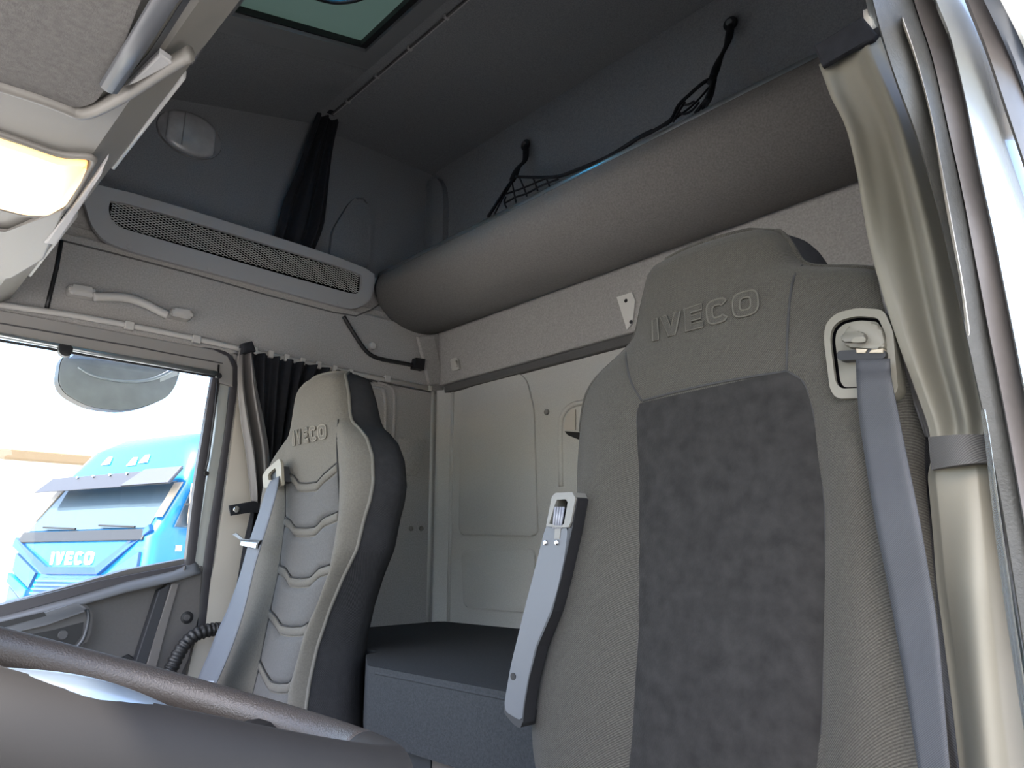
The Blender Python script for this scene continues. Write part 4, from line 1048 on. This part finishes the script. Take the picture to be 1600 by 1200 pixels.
# low white building behind, seen at the left edge of the window
hl = bpy.data.objects.new('warehouse', None); COL.objects.link(hl); hl.location = (-2, 22, GZ)
tag(hl, 'long white warehouse with a brown roof edge behind the blue truck', 'building')
wp0, wp1 = at(-600, 600, y=22), at(130, 716, y=22)
wz = at(60, 707, y=22).z
obj('wall', mbox((-25, 22, GZ), (9, 28, wz-.25)), mat('white render', lin((226, 224, 218)), 0.8), hl)
obj('roof_edge', mbox((-25.2, 21.7, wz-.25), (9.2, 28.3, wz), 0.03), mat('brown gutter', lin((120, 100, 74)), 0.6), hl)

# kerb mirror outside the passenger window
km = thing('kerb_mirror', 'curved kerb mirror hanging outside at the top of the passenger window', 'mirror', at(185, 600, y=2.42))
mp = lambda l, y=2.42: [at(a, b, y=y) for a, b in l]
mo_ = mp(dense([(94, 566), (92, 578), (91, 596), (98, 611), (112, 622), (140, 635), (178, 641), (205, 640), (230, 634), (258, 622), (272, 606), (279, 588), (280, 578), (270, 575), (220, 566), (160, 558), (105, 556), (97, 560)]))
obj('housing', prism(mo_, (0, 0.05, 0), 0.0), black_pl, km, 'auto')
obj('mirror_face', prism([sum(mo_, Vector())/len(mo_)+(p-sum(mo_, Vector())/len(mo_))*0.985 for p in mo_], (0, -0.004, 0)), mat('mirror face', lin((150, 154, 156)), 0.3, metal=0.2, noise=(25, .1)), km)
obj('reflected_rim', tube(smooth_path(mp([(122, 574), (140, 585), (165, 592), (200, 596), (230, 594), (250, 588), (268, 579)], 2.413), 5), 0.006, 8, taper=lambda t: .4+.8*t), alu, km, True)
obj('sticker', prism(mp([(250, 586), (276, 577), (278, 586), (250, 597)], 2.414), (0, -0.001, 0)), mat('pale sticker', lin((205, 208, 208)), 0.6), km)
obj('arm', prism(mp([(112, 552), (160, 551), (200, 556), (275, 576), (270, 580), (200, 566), (108, 560)], 2.40), (0, -0.03, 0), 0.006), mat('blue grey arm', lin((110, 130, 160)), 0.4), km, 'auto')

obj('bracket', tube([at(190, 556, y=2.40), at(190, 545, y=2.30), at(190, 540, y=2.165)], 0.012, 8), black_pl, km, True)
# blue truck
TR = thing('blue_truck', 'blue tractor unit with dark sun visor parked outside the passenger window', 'truck', (2.25, 9.07, GZ))
pl, pr = V(1.86, 10.17, 0), V(2.64, 7.97, 0)
ux = (pr-pl).normalized(); un = V(ux.y, -ux.x, 0)      # ux across the front (picture left to right), un out of the front
if un.x > 0: un = -un
W = (pr-pl).length
fc = (pl+pr)/2
def T(u, d, z): return fc+ux*u-un*d+V(0, 0, z)          # u across, d back from the front, z above the eye
blue = mat('blue truck paint', lin((16, 108, 165)), 0.25, coat=0.6)
blue_d = mat('deep blue truck panel', lin((6, 56, 120)), 0.3, coat=0.5)
blk = mat('truck black plastic', lin((22, 22, 24)), 0.5)
wsm = mat('truck windscreen', lin((62, 76, 88)), 0.06, spec=0.5, coat=0.3)
h = W/2
def loft(secs, m, name, parent, smooth=True):
    return obj(name, grid(secs, closed=True) if False else secs, m, parent, smooth)
# cab body with rounded corners in plan
def plan(z, fr, hw, back=2.2, rc=0.13):
    pts = [V(-hw, fr, 0), V(hw, fr, 0), V(hw, back, 0), V(-hw, back, 0)]
    return [T(p.x, p.y, z) for p in rnd(pts, [rc, rc, .05, .05], 6)]
secs = [plan(GZ+.35, -.18, h), plan(-0.9, -.22, h), plan(0.22, -.16, h), plan(0.31, -.10, h), plan(0.80, 0.22, h-.03), plan(0.95, 0.26, h-.04), plan(1.30, 0.42, h-.10, rc=.4), plan(1.46, 0.62, h-.22, rc=.45), plan(1.53, 0.95, h-.35, rc=.4)]
bm = grid(secs, closed=True); bm.verts.ensure_lookup_table(); k_ = len(secs[0])
bm.faces.new([bm.verts[(len(secs)-1)*k_+i] for i in range(k_)])
obj('cab', bm, blue, TR, 'auto')
def tq(pts, th, name, m, bev=0.0, par=None):
    return obj(name, prism([T(*p) for p in pts], un*th, bev), m, par or TR)
def fd(z): return float(np.interp(z, [-2, -.9, .22, .31, .80, .95, 1.3], [-.2, -.22, -.16, -.10, .22, .26, .42]))
def zs(z): return z+.27 if z < .3 else z
def FQ(lst, lift=0.0): return [(u, fd(zs(z))-lift, zs(z)) for u, z in lst]
ws = tq(FQ([(-h+.12, .05), (h-.12, .05), (h-.18, .84), (-h+.18, .84)], -0.005), 0.015, 'windscreen', wsm)
tq(FQ([(-h+.06, -.08), (h-.10, -.08), (h-.10, .04), (-h+.06, .04)], 0.0), 0.03, 'wiper_cowl', blk, 0.01)
for u0, u1 in ((-.75, -.25), (.25, .75)):
    obj('wiper', tube([T(u0+.6, fd(.34)-.04, .33), T(u0, fd(.36)-.05, .36)], 0.012, 6), blk, TR)
# sun visor
vis = [T(u, fd(z)-o, z) for u, z, o in ((-h-.02, .78, .22), (h+.02, .78, .22), (h-.02, .97, .10), (-h+.02, .97, .10))]
vz = obj('sun_visor', prism(vis, un*0.03, 0.01), mat('grey visor', lin((44, 44, 50)), 0.5), TR)
obj('visor_end', prism([T(u, fd(z)-o, z) for u, z, o in ((h-.75, .79, .24), (h+.02, .79, .24), (h-.02, .99, .11), (h-.62, .99, .11))], un*0.03, 0.01), mat('visor end grey', lin((66, 66, 72)), 0.4), TR)
for u in (-.6, -.3, 0, .3): obj('visor_rivet', disc(T(u, fd(.95)-.15, .95), un, 0.015, 0.02, 10), alu, vz)
# A pillars and side window with mirror
for s_ in (-1, 1):
    tq(FQ([(s_*(h-.12), .16), (s_*(h-.02), .16), (s_*(h-.06), .82), (s_*(h-.18), .82)], 0.01), 0.02, 'pillar', mat('pillar grey', lin((150, 138, 122)), 0.5) if s_ < 0 else bpy.data.materials['pillar grey'])
def SQ(lst, lift=0.0): return [T(h+.0+lift-.07*max(0, z), d, z+.27) for d, z in lst]
obj('side_window', prism(SQ([(.10, .06), (1.25, .06), (1.25, .45), (.30, .50)], .012), ux*0.02), wsm, TR)
mir = obj('side_mirror', prism([T(h+.06, .30, .36), T(h+.24, .33, .36), T(h+.24, .33, .80), T(h+.06, .30, .80)], un*0.10, 0.03), mat('mirror housing brown', lin((168, 142, 122)), 0.5), TR)
obj('mirror_split', prism([T(h+.05, .22, .56), T(h+.25, .25, .56), T(h+.25, .25, .58), T(h+.05, .22, .58)], un*0.06), blk, mir)
obj('mirror_foot', tube([T(h-.02, .35, .28), T(h+.18, .33, .30)], 0.04, 8), mat('mirror foot beige', lin((190, 176, 160)), 0.5), mir, True)
# bonnet lines, grille, badge
tq(FQ([(-h+.02, -.02), (-.42, -.36), (.42, -.36), (h-.10, .08), (h-.02, .02), (.48, -.43), (-.48, -.43), (-h+.02, -.12)], 0.0), 0.05, 'upper_blade', blue_d, 0.01)
grm = mat('grille dark blue grey', lin((52, 82, 118)), 0.5)
g0 = tq(FQ([(-.55, -.47), (.55, -.47), (.66, -.78), (-.66, -.78)], 0.0), 0.03, 'grille_mesh', grm)
for k in range(7):
    z = -.22-.045*k
    obj('grille_bar', prism([T(u, fd(zz)-.03, zz) for u, zz in ((-.56-.02*k, z), (.56+.02*k, z), (.56+.02*k, z-.018), (-.56-.02*k, z-.018))], un*0.02), mat('grille bar blue', lin((70, 160, 210)), 0.4) if k == 0 else bpy.data.materials['grille bar blue'], g0)
for s_ in (-1, 1):
    g1 = tq(FQ([(s_*.62, -.42), (s_*(h-.1), -.20), (s_*(h-.1), -.40), (s_*.70, -.58)], 0.0), 0.03, 'side_mesh', grm)
    tq(FQ([(s_*.70, -.60), (s_*(h-.06), -.42), (s_*(h-.06), -.52), (s_*.74, -.72)], 0.0), 0.05, 'side_blade', blue, 0.01)
    tq(FQ([(s_*.76, -.74), (s_*(h-.10), -.56), (s_*(h-.10), -.95), (s_*.80, -1.0)], 0.0), 0.03, 'lower_mesh', grm)
tq(FQ([(-.70, -.80), (.70, -.80), (.70, -.88), (-.70, -.88)], 0.0), 0.05, 'bumper_blade', blue, 0.01)
tq(FQ([(-.68, -.90), (.68, -.90), (.66, -1.2), (-.66, -1.2)], 0.0), 0.03, 'lower_grille', grm)
wm = mat('silver badge', lin((235, 238, 240)), 0.3, metal=0.2)
def ft(u, v):
    uu = -.42+u*.74; zz = -.33+.14*v
    return T(uu, fd(zs(zz))-.0, zs(zz)), un
word('IVECO', ft, wm, TR, 0.012, 0.26, name='badge_letter')
# roof marks and wheels
for u, z in ((-.45, 1.12), (.05, 1.08), (.25, 1.1)):
    tq([(u-.08, fd(z)-.01, z), (u+.08, fd(z)-.01, z), (u+.05, fd(z+.1)-.01, z+.1), (u-.03, fd(z+.1)-.01, z+.1)], 0.004, 'roof_sticker', wm)
for d in (1.0,):
    for s_ in (-1, 1):
        w_ = obj('wheel', disc(T(s_*(h-.35), d, GZ+.5), ux*s_, 0.5, 0.33, 28, bev=0.04), black_soft, TR, 'auto')
        obj('wheel_hub', disc(T(s_*(h-.01), d, GZ+.5), ux*s_, 0.28, 0.02, 20), alu, w_)
for k, (z0_, w_) in enumerate(((.08, .07), (.08, .06), (.08, .06))):
    u_ = .15+k*.15
    obj('side_badge', prism([T(h+.005, u_, z0_), T(h+.005, u_+w_, z0_), T(h+.005, u_+w_, z0_+.06), T(h+.005, u_, z0_+.06)], ux*0.01), wm, TR)
